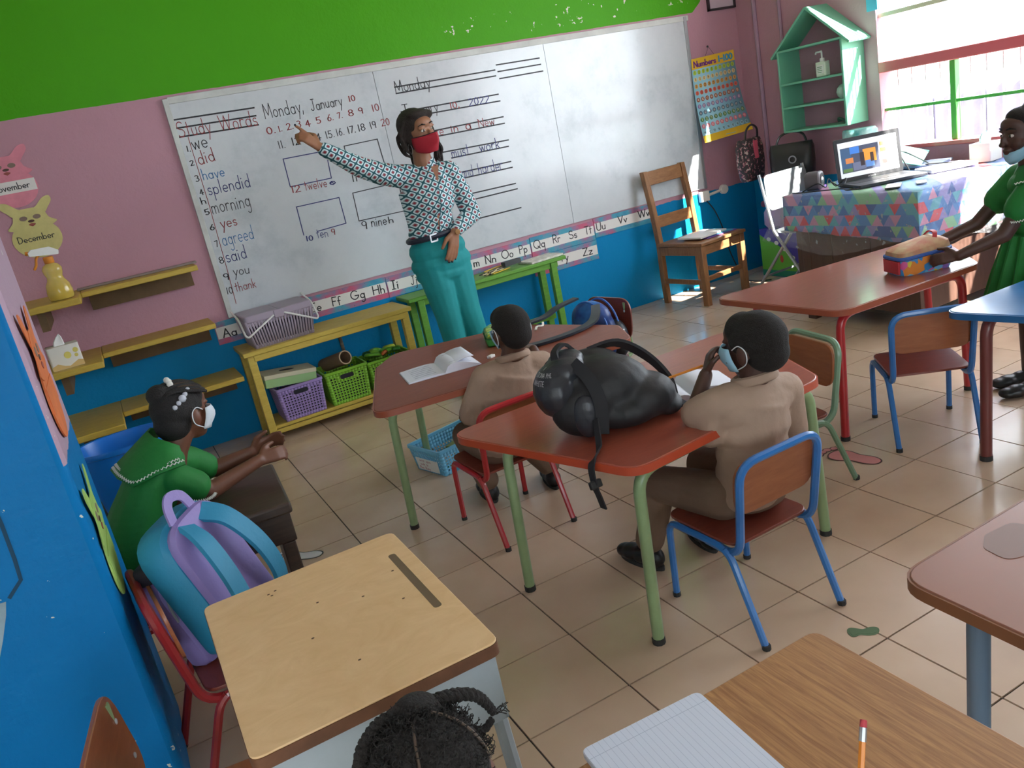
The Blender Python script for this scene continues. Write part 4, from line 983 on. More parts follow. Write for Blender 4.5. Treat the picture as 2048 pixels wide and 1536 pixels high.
# laptop
mat('laptop_black', '2b2d31', .35); mat('key_dark', '1d1e22', .5)
lp = thing('laptop', 'open black laptop playing a video on the teacher\'s desk', 'laptop', (4.045, 3.388, DZ+.0095), math.radians(-24.6))
m = MB(); m.prism(rrect(.385, .265, .012, 4, (0, -.1325)), 0, .016); obj('base', m, 'laptop_black', lp, bevel=.002)
m = MB(); m.prism(rrect(.33, .11, .006, 3, (0, -.085)), .016, .0168); obj('keyboard', m, 'key_dark', lp)
m = MB(); m.prism(rrect(.10, .06, .004, 3, (0, -.205)), .016, .0166); obj('touchpad', m, 'key_dark', lp)
TM = Matrix.Translation((0, .0, .016)) @ Matrix.Rotation(math.radians(82), 4, 'X')
lid = MB(); lid.prism(rrect(.385, .245, .010, 4, (0, .1225)), -.007, .0, TM); L = obj('screen_lid', lid, 'laptop_black', lp, bevel=.0015)
def scr(x0, y0, x1, y1, cc, d, e=1.0, nm='screen_image'):
    e *= .7
    m = MB(); m.add([TM @ Vector(p) for p in ((x0, y0, d), (x1, y0, d), (x1, y1, d), (x0, y1, d))], [(0, 1, 2, 3)])
    return obj(nm, m, mat('screen_'+cc, cc, .3, emit=e), L)
scr(-.172, .022, .172, .222, 'd4dae2', .0006, .45, 'display')
scr(-.16, .048, .062, .19, '4a4f62', .001, .35); scr(-.03, .09, .045, .165, 'd88a3a', .0014, .6); scr(-.16, .06, -.10, .185, '3f5a7a', .0014, .4); scr(-.135, .10, -.09, .13, 'c07a48', .0016, .5)
scr(-.095, .055, -.02, .10, '6a6f88', .0015, .4); scr(-.05, .075, -.025, .15, '3a3036', .0018, .3); scr(-.02, .062, .03, .10, '5a80b8', .0018, .5); scr(.01, .09, .03, .14, '4a3a34', .0019, .3); scr(-.105, .15, -.05, .188, '3f74c0', .0017, .5); scr(-.155, .052, -.1, .072, '5c7a4a', .0018, .4)
for q, cc in enumerate(('b98a5a', '6f8a4a', '8a74c0', '6a5a58', 'a8926a')): scr(.07, .165-.034*q, .105, .188-.034*q, cc, .001, .5)
for q in range(5): scr(.112, .178-.034*q, .16, .182-.034*q, '9aa2ae', .001, .5)
ln, w = lay('ASUS', .3); m = MB(); m.strokes(ln, .25, lambda p: TM @ Vector((-.016+p.x*.0075, .006+p.y*.004, .0008))); obj('logo', m, 'aluminium', L)
# speaker with blue light, cables
sk = thing('speaker', 'small round-cornered grey computer speaker with a silver cone', 'speaker', (3.80, 3.575, DZ+.0095), math.radians(28))
m = MB(); m.prism(rrect(.115, .105, .045, 6, (0, .0525)), -.05, .04, Matrix.Rotation(PI/2, 4, 'X')); obj('case', m, mat('speaker_grey', '5a5458', .45), sk, bevel=.012)
SM = Matrix.Translation((0, -.0415, .053)) @ Matrix.Rotation(PI/2, 4, 'X')
m = MB(); m.lathe([(.04, -.002), (.04, .002), (.034, .003), (.02, -.004), (0, -.006)], 20, M=SM); obj('cone', m, mat('cone_dark', '3c3638', .5), sk)
m = MB(); m.lathe([(.018, .0), (.014, .004), (0, .007)], 16, M=SM); obj('dust_cap', m, 'aluminium', sk)
m = MB(); m.ball((.045, -.045, .012), .004, 8); obj('power_light', m, mat('led_blue', '4a3cff', .3, emit=6), sk)
for i, (pts, lb) in enumerate((([(3.72, 3.60, .763), (3.76, 3.52, .80), (3.80, 3.50, .77), (3.85, 3.52, .81), (3.86, 3.48, .765), (3.90, 3.44, .80), (3.84, 3.42, .764), (3.80, 3.46, .80)], 'tangled black cable beside the small speaker'), ([(4.26, 3.30, .765), (4.34, 3.42, .87), (4.42, 3.30, .78), (4.30, 3.22, .79), (4.38, 3.12, .78), (4.45, 3.25, .765), (4.3, 3.28, .763)], 'black cable arching off the desk behind the laptop'), ([(3.70, 3.66, .762), (3.68, 3.60, .764), (3.70, 3.50, .766), (3.76, 3.36, .764), (3.72, 3.28, .763), (3.76, 3.22, .763)], 'thin grey cable along the front edge of the teacher\'s desk'))):
    m = MB(); m.tube(spline(pts, 7), .0035, 6); tag(obj('cable', m, 'black_rubber'), lb, 'cable', 'cables on the desk')
def slab(nm, lb, cat, x, y, z, w, d, h, rz, mm, r=.004, rot=None):
    m = MB(); m.prism(rrect(w, d, r, 2), 0, h); return tag(obj(nm, m, mm, loc=(x, y, z), rot=rot or (0, 0, rz), bevel=min(.002, h*.3)), lb, cat)
ZD = DZ+.0098
slab('book', 'white bound book lying at the right of the laptop', 'book', 4.30, 3.10, ZD, .26, .19, .018, -.45, mat('paper_white', 'eceae4', .6))
slab('notepad', 'blue-grey papers behind the white book on the desk', 'papers', 4.48, 3.40, ZD, .22, .30, .012, .3, mat('paper_blue', '8e9ab4', .6))
slab('phone', 'black phone lying in front of the laptop', 'phone', 3.78, 3.03, ZD, .15, .075, .009, .6, 'laptop_black', .01)
slab('sticky_pad', 'pale paper pad on the desk\'s near edge by the phone', 'paper pad', 3.88, 2.94, ZD, .10, .05, .006, .7, 'paper_white')
slab('green_folder', 'mint green plastic folder leaning behind the papers', 'folder', 4.45, 3.48, ZD+.075, .36, .24, .004, .5, mat('mint', '6fd0ae', .4), .006, (.35, -.12, .5))
wbx = thing('tissue_carton', 'white square box at the far right of the teacher\'s desk', 'box', (4.50, 3.0, ZD), .1)
m = MB(); m.prism(rrect(.12, .12, .008), 0, .10); obj('carton', m, mat('carton_white', 'd9d8d0', .6), wbx)
m = MB(); m.loft([[(.035*math.cos(a)*s, .02*math.sin(a)*s+.004*math.sin(3*a), z) for a in [2*PI*i/10 for i in range(10)]] for s, z in ((1, .099), (1.1, .125), (.6, .15), (.1, .165))]); obj('tissue', m, mat('tissue_teal', 'bfe4e4', .7), wbx)

# folding chair, bags and boxes in the corner
fc = thing('folding_chair', 'grey metal folding chair behind the teacher\'s desk', 'chair', (4.27, 4.14, 0), math.radians(4))
mat('chair_steel', 'aab2b6', .3, metal=.5)
m = MB(); rgs = [[(px, .13+.35*(px*px)*-1+dy+(pz-.7)*.12, pz) for px, pz in rrect(.42, .24, .05, 5, (0, .70))] for dy in (0, .006)]; m.loft(rgs); obj('backrest', m, 'chair_steel', fc, bevel=.002)
m = MB(); m.prism(rrect(.40, .36, .04, 4, (0, -.08)), .43, .45); obj('seat', m, 'chair_steel', fc, bevel=.004)
for sx in (-1, 1):
    m = MB(); m.tube([(sx*.215, .16, .83), (sx*.215, .08, .45), (sx*.22, -.24, .01)], .011, 8); obj('leg', m, 'aluminium', fc)
    m = MB(); m.tube([(sx*.2, -.05, .43), (sx*.2, .30, .01)], .011, 8); obj('leg', m, 'aluminium', fc)
m = MB(); m.tube([(-.2, .22, .12), (.2, .22, .12)], .008, 8); obj('cross_bar', m, 'aluminium', fc)

k = NT('floral_black', .55); s_ = k.noise(55, 2); k.col(k.ramp(s_, [(.0, '2a2629'), (.56, '332c30'), (.6, 'b0506a'), (.65, 'c8c0b4'), (.70, '3d6a50'), (.76, '2a2629')]))
mat('black_leather', '2a2b2d', .3, coat=.3)
fb = thing('floral_bag', 'black handbag with a red and white floral print in the corner', 'bag', (4.43, 4.76, .74), .25); fb.scale = (1.15, 1.1, 1.1)
m = MB()
for z, w, d in ((0, .17, .07), (.02, .19, .10), (.12, .21, .12), (.22, .22, .10), (.27, .21, .06), (.275, .20, .03)): pass
m.loft([[(px, py, z) for px, py in rrect(w, d, d*.42, 5)] for z, w, d in ((0, .17, .07), (.02, .19, .10), (.12, .21, .12), (.22, .22, .10), (.27, .21, .06), (.276, .19, .03))]); obj('bag_body', m, 'floral_black', fb)
m = MB(); m.tube(spline([(-.07, -.02, .26), (-.06, -.03, .33), (.0, -.03, .36), (.06, -.03, .33), (.07, -.02, .26)], 6), .007, 8); obj('bag_handle', m, 'black_leather', fb)
m = MB(); m.b2((-.03, -.058, .14), (.015, -.05, .26)); obj('pink_trim', m, mat('pink_trim', 'd0566e', .5), fb, bevel=.003)
lb_ = thing('leather_bag', 'shiny black leather bag hung under the mint house shelf', 'bag', (4.56, 4.48, .655), math.radians(-60))
m = MB(); m.loft([[(px, py, z) for px, py in rrect(w, d, d*.45, 5)] for z, w, d in ((0, .26, .10), (.03, .29, .14), (.16, .31, .15), (.27, .31, .10), (.31, .29, .04))]); obj('bag_body', m, 'black_leather', lb_)
m = MB(); m.tube(spline([(-.11, 0, .29), (-.08, .02, .36), (.0, .03, .385), (.08, .02, .36), (.11, 0, .29)], 6), .008, 8); obj('bag_handle', m, 'black_leather', lb_)
m = MB(); m.ring(arc((0, 0), .028, 0, 360, 16)[:-1], arc((0, 0), .02, 0, 360, 16)[:-1], 0, .006, Matrix.Translation((.02, -.078, .2)) @ Matrix.Rotation(PI/2, 4, 'X')); obj('buckle', m, 'aluminium', lb_)
tq = thing('shopping_bag', 'crumpled turquoise and white plastic bag beside the leather bag', 'bag', (4.61, 3.93, .80), .2)
rg = random.Random(5); m = MB(); m.loft([[((.10*s+.012*rg.uniform(-1, 1))*math.cos(a), (.13*s+.016*rg.uniform(-1, 1))*math.sin(a), z) for a in [2*PI*i/14 for i in range(14)]] for s, z in ((.7, 0), (.95, .03), (1, .09), (.95, .15), (.8, .19), (.75, .205))]); obj('bag_body', m, mat('turquoise_bag', '38b8b6', .3, var=(9, .85, 'e6f4f2')), tq)
m = MB(); m.b2((-.10, -.13, -.03), (.10, .13, 0)); obj('cushion_tray', m, mat('grey_tray', '70787c', .6), tq, bevel=.004)
m = MB(); m.b2((-.03, -.03, -.80), (.03, .03, -.03)); obj('stand_post', m, 'grey_tray', tq)
m = MB(); m.b2((-.08, -.1, -.80), (.08, .1, -.775)); obj('stand_foot', m, 'grey_tray', tq, bevel=.004)
cb = thing('picture_box', 'cardboard box printed with a green hill and purple sky under the desk', 'box', (4.585, 4.60, 0))
m = MB(); m.b2((-.12, -.19, 0), (.12, .19, .36)); obj('carton', m, mat('box_purple', '4a3a9c', .5), cb, bevel=.003)
m = MB(); m.add([(-.1215, y_, z_) for y_, z_ in [(.188, .005), (-.188, .005), (-.188, .09)]+[(-.188+.376*t, .09+.2*t+.05*math.sin(t*PI)) for t in (.2, .4, .6, .8)]+[(.188, .32)]], [tuple(range(8))]); obj('hill_print', m, mat('box_green_print', '6db83a', .5), cb)
for t in (.15, .35, .55, .75):
    m = MB(); m.ball((-.123, -.188+.376*t, .10+.2*t+.05*math.sin(t*PI)), (.002, .022, .016), 8); obj('cloud_print', m, 'paper_white', cb)
m = MB(); m.ball((-.123, -.02, .14), (.002, .018, .03), 8); obj('figure_print', m, mat('print_red', 'c84a38', .5), cb)
m = MB(); m.add([(-.1222, .188, .004), (-.1222, -.188, .004), (-.1222, -.188, .05), (-.1222, .188, .05)], [(0, 1, 2, 3)]); obj('grass_print', m, mat('print_teal', '2f8f6a', .5), cb)
pp = thing('pink_pouf_bag', 'pink and lilac soft bag with a maroon top standing on the picture box', 'bag', (4.57, 4.62, .362))
m = MB(); m.loft([[(px, py, z) for px, py in rrect(w, d, .05, 4)] for z, w, d in ((0, .16, .24), (.03, .19, .28), (.12, .19, .27), (.17, .15, .22))]); obj('bag_body', m, mat('lilac_soft', 'b89ac0', .7, var=(8, .5, 'd8c0d0')), pp)
m = MB(); m.prism(rrect(.20, .30, .05, 4), .165, .205); obj('bag_lid', m, mat('maroon', '7a3a5a', .6), pp, bevel=.01)

# mint house-shaped shelf on the right wall
mat('mint_paint', '74bfa0', .45); hs = thing('house_shelf', 'mint green house-shaped wall shelf beside the bright window', 'shelf', (4.62, 4.22, 1.05))
def hp(n, mb): return obj(n, mb, 'mint_paint', hs, bevel=.002, loc=(-4.62, -4.22, -1.05))
HX = 4.52; y0, y1 = 3.95, 4.49
for y in (y0, y1): m = MB(); m.b2((HX, y-.008, 1.04), (WX, y+.008, 1.585)); hp('side_board', m)
for z in (1.045, 1.205, 1.362, 1.582): m = MB(); m.b2((HX, y0, z-.007), (WX, y1, z+.007)); hp('shelf_board', m)
for s in (-1, 1):
    ym = (y0+y1)/2; a = (ym+s*.335, 1.548); b = (ym, 1.815); dv = Vector((b[0]-a[0], b[1]-a[1])).normalized(); nn = Vector((-dv.y, dv.x))*s*-.008
    m = MB(); m.loft([[(x, a[0]+nn.x, a[1]+nn.y), (x, a[0]-nn.x, a[1]-nn.y), (x, b[0]-nn.x, b[1]-nn.y), (x, b[0]+nn.x, b[1]+nn.y)] for x in (HX, WX)]); hp('roof_board', m)
sn = thing('pump_bottle', 'white hand sanitiser pump bottle on the mint house shelf', 'bottle', (4.59, 4.17, 1.370), -PI/2)
m = MB(); m.prism(rrect(.085, .05, .014, 4), 0, .095); obj('bottle', m, mat('pale_bottle', 'e2f0dc', .3), sn, bevel=.006)
m = MB(); m.add([(-.03, -.0256, z) for z in ()], []); m.b2((-.03, -.0262, .02), (.03, -.025, .075)); obj('bottle_label', m, mat('label_white', 'f0f4ec', .5), sn)
for q in range(4): m = MB(); m.b2((-.022, -.0268, .06-.011*q), (.018-.006*(q % 2), -.026, .064-.011*q)); obj('label_print', m, mat('print_green', '4f9a62', .5), sn)
m = MB(); m.lathe([(.016, .095), (.016, .115), (.006, .118), (.006, .15)], 12); m.tube([(0, 0, .15), (0, 0, .158), (-.045, 0, .158), (-.052, 0, .148)], .006, 8); obj('pump', m, 'white_plastic', sn)
for yy, cc, lb in ((4.02, 'a8d8c8', 'pale crumpled pack on the middle board of the mint shelf'),):
    m = MB(); m.ball((0, 0, .045), (.05, .045, .05), 10); tag(obj('wipes_pack', m, mat('pack_pale', cc, .4, var=(14, .5, 'f0f4f2')), loc=(4.6, yy, 1.209)), lb, 'pack')
m = MB()
for a in range(5): m.tube(spline([(0, 0, .005+.004*a), (.03, .04+.01*a, .02+.004*a), (.05, .10, .012)], 4), .006, 6)
tag(obj('marker_bundle', m, mat('dark_green', '3f6a58', .5), loc=(4.57, 4.0, 1.053)), 'small bundle of dark green markers on the lowest mint shelf board', 'markers')
# papers, duster and pencils on the green bench
slab('worksheet_stack', 'stack of printed worksheets on the right end of the green bench', 'papers', 2.62, 4.90, .576, .27, .17, .014, .12, mat('print_sheet', 'd9d6cc', .6, var=(40, .25)))
slab('board_duster', 'dark grey board duster on the green bench', 'duster', 2.40, 4.91, .594, .14, .045, .03, .2, mat('duster', '4a4c50', .8))
rg = random.Random(11); pen0 = MB(); pen0.tube([(-.085, 0, 0), (.072, 0, 0), (.087, 0, 0)], [.0042, .0042, .0008], 6)
mats = [mat('pencil_yellow', 'd8b23c', .4), mat('pencil_dark', '3a3a3e', .4), mat('pencil_cream', 'e0d0a0', .4)]
for i in range(16):
    o = obj('pencil', pen0, mats[i % 3], loc=(2.27+rg.uniform(-.045, .045), 4.90+rg.uniform(-.05, .04), .581+.006*(i//5)), rot=(0, 0, rg.uniform(.1, 1.0)))
    tag(o, ['yellow pencil in the heap on the green bench beside the duster', 'dark pencil in the heap on the green bench beside the duster', 'cream pencil in the heap on the green bench beside the duster'][i % 3], 'pencil', 'heap of pencils on the bench, '+['yellow', 'dark', 'cream'][i % 3])

# ================================================================ on and under the tables
mat('page', 'dfe2ee', .6); mat('page_edge', 'c8cad4', .7); mat('rule_blue', '9fb0d0', .6); mat('pen_grey', '8b8fa6', .6)
def page_curve(w, h, lift, n=8, x0=0.0, s=1):
    return [[(x0+s*w*i/n, y, .004+lift*math.sin(PI*min(1, (i/n)*1.0)**.6)*(1-.15*abs(y)/h)) for y in (-h/2, 0, h/2)] for i in range(n+1)]
def open_book(lb, x, y, z, rz, w, h, lift_r, lift_l=.006, roll=False, lines=True):
    t = thing('notebook', lb, 'notebook', (x, y, z), rz)
    m = MB(); m.b2((-w, -h/2, 0), (w, h/2, .002)); obj('cover', m, 'page_edge', t)
    for s, lf in ((-1, lift_l), (1, lift_r)):
        g = page_curve(w-.003, h-.004, lf, 10, 0, s)
        m = MB(); g2 = [[(p[0], p[1], .002) for p in r] for r in g]
        n = len(g); top = [p for r in g for p in r]; bot = [p for r in g2 for p in r]
        fs = [(i*3+j, i*3+j+1, (i+1)*3+j+1, (i+1)*3+j) for i in range(n-1) for j in range(2)]
        B = len(top); fs += [tuple(B+q for q in f[::-1]) for f in fs]
        for i in range(n-1):
            for j in (0, 2): fs.append((i*3+j, (i+1)*3+j, B+(i+1)*3+j, B+i*3+j))
        for i in (0, n-1):
            for j in (0, 1): fs.append((i*3+j, i*3+j+1, B+i*3+j+1, B+i*3+j))
        m.add(top+bot, fs); obj('pages', m, 'page', t)
        if lines:
            for q in range(6):
                yy = -h*.36+h*.13*q
                gl = [(p[0][0], p[0][2]) for p in g]
                m = MB(); m.sheet([[(a, yy, b+.0012), (a, yy+.004+.003*((i*7+q) % 3), b+.0012)] for i, (a, b) in enumerate(gl) if 1 < i < 9])
                obj('written_line', m, mat('pencil_grey', 'b4b8c8', .6), t)
    return t
nb = open_book('open notebook with a rolled-over page on the farther brown table', 1.10, 3.11, .5605, math.radians(-9), .155, .21, .035, .005)
m = MB()
g = []
for i in range(17):
    a = PI*i/16*1.12; r = .030
    g.append([(.02+.10*min(1, i/16)+r*math.sin(a)*-.9, yy, .012+.030*(1-math.cos(a))*.55) for yy in (-.10, 0, .10)])
m.sheet(g); obj('rolled_page', m, 'page', nb, solid=.0012)
t2b = open_book('open notebook lying before the nearer boy on the red-brown table', 1.475, 1.985, .5605, math.radians(-20), .155, .20, .028, .02, lines=False)
# green pencil case, eraser, tissue scrap
pc = thing('pencil_case', 'green zipped pencil case printed with yellow letters', 'pencil case', (1.46, 3.27, .5605), math.radians(68))
k = NT('case_print', .4); k.col(k.ramp(k.noise(34, 2), [(.3, '2f7f38'), (.46, '4fae48'), (.54, 'd8cf4a'), (.62, '3a8f40'), (.7, 'b85a3a')]))
oc = rpoly([(-.11, -.055), (.06, -.06), (.115, -.02), (.115, .03), (.06, .06), (-.11, .055)], .02, 4)
m = MB(); m.prism(oc, .0, .036); obj('case_base', m, mat('case_green', '3f9a45', .45), pc, bevel=.008)
m = MB(); m.prism(offset(oc, -.004), .036, .055); obj('case_lid', m, 'case_print', pc, bevel=.010)
m = MB(); m.tube([(p[0]*1.01, p[1]*1.02, .036) for p in oc], .0025, 6, True); obj('zip', m, mat('zip_green', '2a6a30', .5), pc)
tag(obj('eraser', MB().prism(rrect(.034, .022, .006, 3), 0, .011), 'paper_white', loc=(1.305, 3.03, .5605), rot=(0, 0, .4), bevel=.002), 'small white eraser on the brown table left of the farther boy', 'eraser')
m = MB(); m.tube(spline([(0, 0, .004), (.03, .01, .012), (.06, .0, .006), (.09, .015, .014)], 4), .006, 6, flat=.4); tag(obj('paper_scrap', m, 'paper_white', loc=(1.63, 3.22, .5605), rot=(0, 0, .5)), 'twisted white scrap of paper on the farther table', 'paper')
# pencil in the nearer boy's hand is built with him; lined notebook and pencil on the oak desk
k = NT('lined_page', .6); X, Y, Z = k.sep(); q_ = k.math('FRACT', k.math('DIVIDE', X, .0085)); ln_ = k.math('LESS_THAN', q_, .05); mg = k.math('LESS_THAN', k.math('ABSOLUTE', k.math('SUBTRACT', Y, .105)), .0004)
k.col(k.mix(k.math('MAXIMUM', ln_, mg), 'd4daea', 'a9b2c8'))
on = thing('exercise_book', 'large lined exercise book lying open on the oak desk', 'notebook', (.435, .665, .6505), math.radians(-4))
m = MB(); m.prism(rrect(.185, .255, .010, 4), 0, .008); obj('page_block', m, 'page_edge', on)
m = MB(); m.prism(rrect(.183, .253, .010, 4), .008, .009); obj('lined_page', m, 'lined_page', on)
# ================================================================ people
mat('skin_teacher', '9a6a4e', .5, var=(14, .08)); mat('skin_dark', '5c3c2e', .5, var=(14, .08)); mat('skin_deep', '4a2f26', .48, var=(14, .08)); mat('skin_girl', '6a4230', .5, var=(14, .08))
mat('hair_black', '1c1918', .75, bump=(220, .5)); mat('hair_short', '1f1a18', .9, bump=(420, .8)); mat('hair_lock', '2a211e', .8, bump=(160, .6)); mat('hair_soft', '241f1d', .9, bump=(300, .7))
mat('khaki', 'a28876', .8, var=(5, .08), bump=(20, .45)); mat('khaki_dark', '77604f', .85, var=(5, .1), bump=(18, .5)); mat('uniform_green', '17772f', .7, var=(5, .1), bump=(16, .4)); mat('uniform_dark', '0f5a24', .75, var=(5, .1)); mat('rickrack', 'e4e4dc', .7)
mat('mask_red', 'b01f33', .7, bump=(300, .15)); mat('mask_blue', '9cc8dc', .75); mat('mask_white', 'd4dce4', .75); mat('elastic', 'dfe3e6', .7); mat('shoe_black', '1b1b1d', .4); mat('eye_white', 'ddd8d0', .3); mat('eye_dark', '1c1410', .25)
mat('trouser_teal', '108c90', .75, var=(5, .08), bump=(14, .4)); mat('belt_navy', '20263a', .5); mat('gold', 'c79a6a', .3, metal=.8); mat('nail_dark', '23263a', .3)
V = Vector
def caps(mb, chain, n=12):
    ch = [(V(c[:3]), c[3]) for c in chain]
    for p, r in ch: mb.ball(p, r, n)
    for (a, ra), (b, rb) in zip(ch, ch[1:]):
        if (b-a).length < 1e-5: continue
        mb.tube([a, b], [ra, rb], n)
    return mb
def frame(f, up=(0, 0, 1)):
    """matrix whose columns are right, forward, up"""
    f = V(f).normalized(); u = V(up); r = f.cross(u).normalized(); u = r.cross(f)
    return Matrix((r, f, u)).transposed().to_4x4()
def hand(mb, wrist, d, nrm, thumb, s=1.0, curl=(.35, .35, .4, .45), tcurl=.3, spread=.10):
    """d fingers direction, nrm out of the back of the hand, thumb=+1/-1 side of the palm; returns fingertips"""
    d = V(d).normalized(); nrm = V(nrm); nrm = (nrm-d*nrm.dot(d)).normalized(); sd = d.cross(nrm)*thumb
    w = V(wrist); L = .085*s
    for k_ in (-1.2, -.4, .4, 1.2): caps(mb, [(*(w+sd*.008*s*k_), .016*s), (*(w+d*L*.95+sd*.019*s*k_), .0125*s)], 8)
    tips = []
    for i, (off, ln) in enumerate(((1.25, .072), (.42, .080), (-.42, .075), (-1.25, .060))):
        b = w+d*L+sd*.018*s*off; c = curl[i]; dirn = (d+sd*spread*off).normalized(); ch = [(*b, .0105*s)]; p = b
        for j, f in enumerate((.42, .33, .25)):
            an = c*(j+.6); q = dirn*math.cos(an)-nrm*math.sin(an); p = p+q*ln*s*f; ch.append((*p, (.0095, .0088, .0078)[j]*s))
        caps(mb, ch, 8); tips.append((p, q, nrm))
    b = w+d*L*.30+sd*.026*s; q1 = (d*.75+sd*.75-nrm*.1*tcurl).normalized(); p1 = b+q1*.034*s; q2 = (d*.95+sd*.25-nrm*tcurl).normalized(); p2 = p1+q2*.03*s; p3 = p2+(q2-nrm*tcurl*.4).normalized()*.022*s
    caps(mb, [(*b, .0145*s), (*p1, .012*s), (*p2, .0105*s), (*p3, .009*s)], 8); tips.append((p3, q2, nrm))
    return tips
def head(mb, c, f, up=(0, 0, 1), s=1.0, face=True):
    """head about .2*s high centred on c, looking along f"""
    F = Matrix.Translation(c) @ frame(f, up) @ Matrix.Diagonal((s, s, s, 1))
    def b(x, y, z, rx, ry, rz): mb.ball((0, 0, 0), 1, 16, M=F @ Matrix.Translation((x, y, z)) @ Matrix.Diagonal((rx, ry, rz, 1)))
    b(0, -.012, .022, .074, .092, .080); b(0, .022, -.01, .062, .066, .078); b(0, .035, -.055, .047, .048, .042); b(0, .055, -.075, .028, .026, .022)
    for q in (-1, 1):
        b(q*.074, -.005, -.012, .010, .020, .029); b(q*.036, .058, -.028, .027, .024, .025); b(q*.028, .072, .026, .024, .012, .008)
    b(0, .052, .046, .052, .036, .034)
    if face:
        b(0, .092, -.008, .010, .014, .022); b(0, .098, -.024, .018, .014, .011); b(0, .084, -.050, .024, .013, .0085); b(0, .081, -.062, .021, .013, .009)
    return F
def eyes(F, par, s=1.0, y=.081, gap=.030, z=.005):
    for q in (-1, 1):
        m = MB(); m.ball((0, 0, 0), 1, 12, M=F @ Matrix.Translation((q*gap, y, z)) @ Matrix.Diagonal((.0130, .0075, .0068, 1))); obj('eye', m, 'eye_white', par)
        m = MB(); m.ball((0, 0, 0), 1, 10, M=F @ Matrix.Translation((q*gap, y+.0052, z)) @ Matrix.Diagonal((.0062, .0032, .0064, 1))); obj('iris', m, 'eye_dark', par)
        m = MB(); m.tube([F @ V((q*.014, y+.008, z+.026)), F @ V((q*.03, y+.006, z+.031)), F @ V((q*.048, y-.010, z+.024))], [.0028, .0036, .002], 6); obj('eyebrow', m, 'hair_black', par)
def person(lb, loc=(0, 0, 0)):
    return thing('person', lb, 'person', loc)
def put(n, mb, m, p, vox=None, sm=4):
    """parts are built in world coordinates, then hung on the person's root"""
    o = baked(n, mb, m, vox, sm, p) if vox else obj(n, mb, m, p)
    o.location = -p.location; return o
def shoe(mb, heel, d, L=.19, w=.036):
    h = V(heel); d = V(d).normalized(); F = Matrix.Translation(h) @ frame(d)
    m = mb
    for y, r, z, k_ in ((.03, w*.95, .038, 1.1), (.075, w, .032, .9), (.125, w*1.08, .028, .75), (L-.035, w*.98, .024, .62)):
        m.ball((0, 0, 0), 1, 12, M=F @ Matrix.Translation((0, y, z)) @ Matrix.Diagonal((r, .045, .036*k_+.0, 1)))
def sole(mb, heel, d, L=.19, w=.037):
    F = Matrix.Translation(heel) @ frame(d)
    mb.prism([(w*.85*math.cos(a)*(1+.15*math.sin(a)), L/2-.008+L*.53*math.sin(a)) for a in [2*PI*i/20 for i in range(20)]], .0, .014, F)
def surgical(F, par, mm, s=1.0, dz=0.0, down=0.0):
    """mask sheet wrapped over nose, mouth and chin plus ear loops"""
    m = MB(); g = []
    for i in range(11):
        a = math.radians(-78+156*i/10); col = []
        for j in range(7):
            v_ = j/6; z = .012-.085*v_*(1-.12*abs(i-5)/5)-down; r_ = 1.0+.10*math.sin(PI*v_)
            y = .020+(.102-.018+.014*math.sin(PI*min(1, v_*1.2)))*math.cos(a)*r_; x = .077*math.sin(a)*(1-.20*v_)
            col.append(F @ V((x, y-.01*v_, z)))
        g.append(col)
    m.sheet(g); o = obj('mask', m, mm, par, solid=.0015)
    for q in (-1, 1):
        m = MB(); m.tube([F @ V(p) for p in spline([(q*.070, .03, .008-down), (q*.077, .0, .022), (q*.083, -.026, .006), (q*.080, -.02, -.03), (q*.066, .025, -.055-down)], 5)], .0016, 6); obj('ear_loop', m, 'elastic', o)
    return o

# ---------------------------------------------------------------- the teacher
P = person('woman in patterned shirt, teal trousers and red mask pointing at the whiteboard', (1.76, 4.42, 0))
Y0 = 4.42
b = MB()
HF = head(b, (1.742, 4.385, 1.518), (.28, -.95, -.05), (-.10, 0, 1), 1.10)
caps(b, [(1.745, 4.42, 1.43, .050), (1.750, 4.435, 1.33, .055), (1.75, 4.44, 1.25, .09)])
caps(b, [(1.74, 4.44, 1.25, .10), (1.73, 4.43, 1.10, .105), (1.715, 4.43, .95, .10)])
SR, ER, WR = (1.600, 4.45, 1.315), (1.372, 4.40, 1.410), (1.185, 4.38, 1.545)
SL, EL, WL = (1.885, 4.42, 1.285), (1.962, 4.40, 1.03), (1.795, 4.30, .965)
caps(b, [(*SR, .055), (*ER, .038), (*WR, .025)]); caps(b, [(*SL, .055), (*EL, .038), (*WL, .025)])
t1 = hand(b, WR, (-.70, -.06, .72), (.25, -.85, .45), 1, 1.0, (.10, .75, .95, 1.0), .9)
t2 = hand(b, WL, (-.35, -.06, -.93), (.25, -.95, .10), 1, 1.05, (.14, .12, .14, .2), .15)
for x, k_ in ((1.685, 0), (1.79, 1)):
    caps(b, [(1.72+(x-1.74)*.7, 4.43, .85, .08), (x-.005+.03*k_, 4.41, .50, .05), (x+.02+.07*k_, 4.43, .08, .040)])
put('body', b, 'skin_teacher', P, .0055, 3)
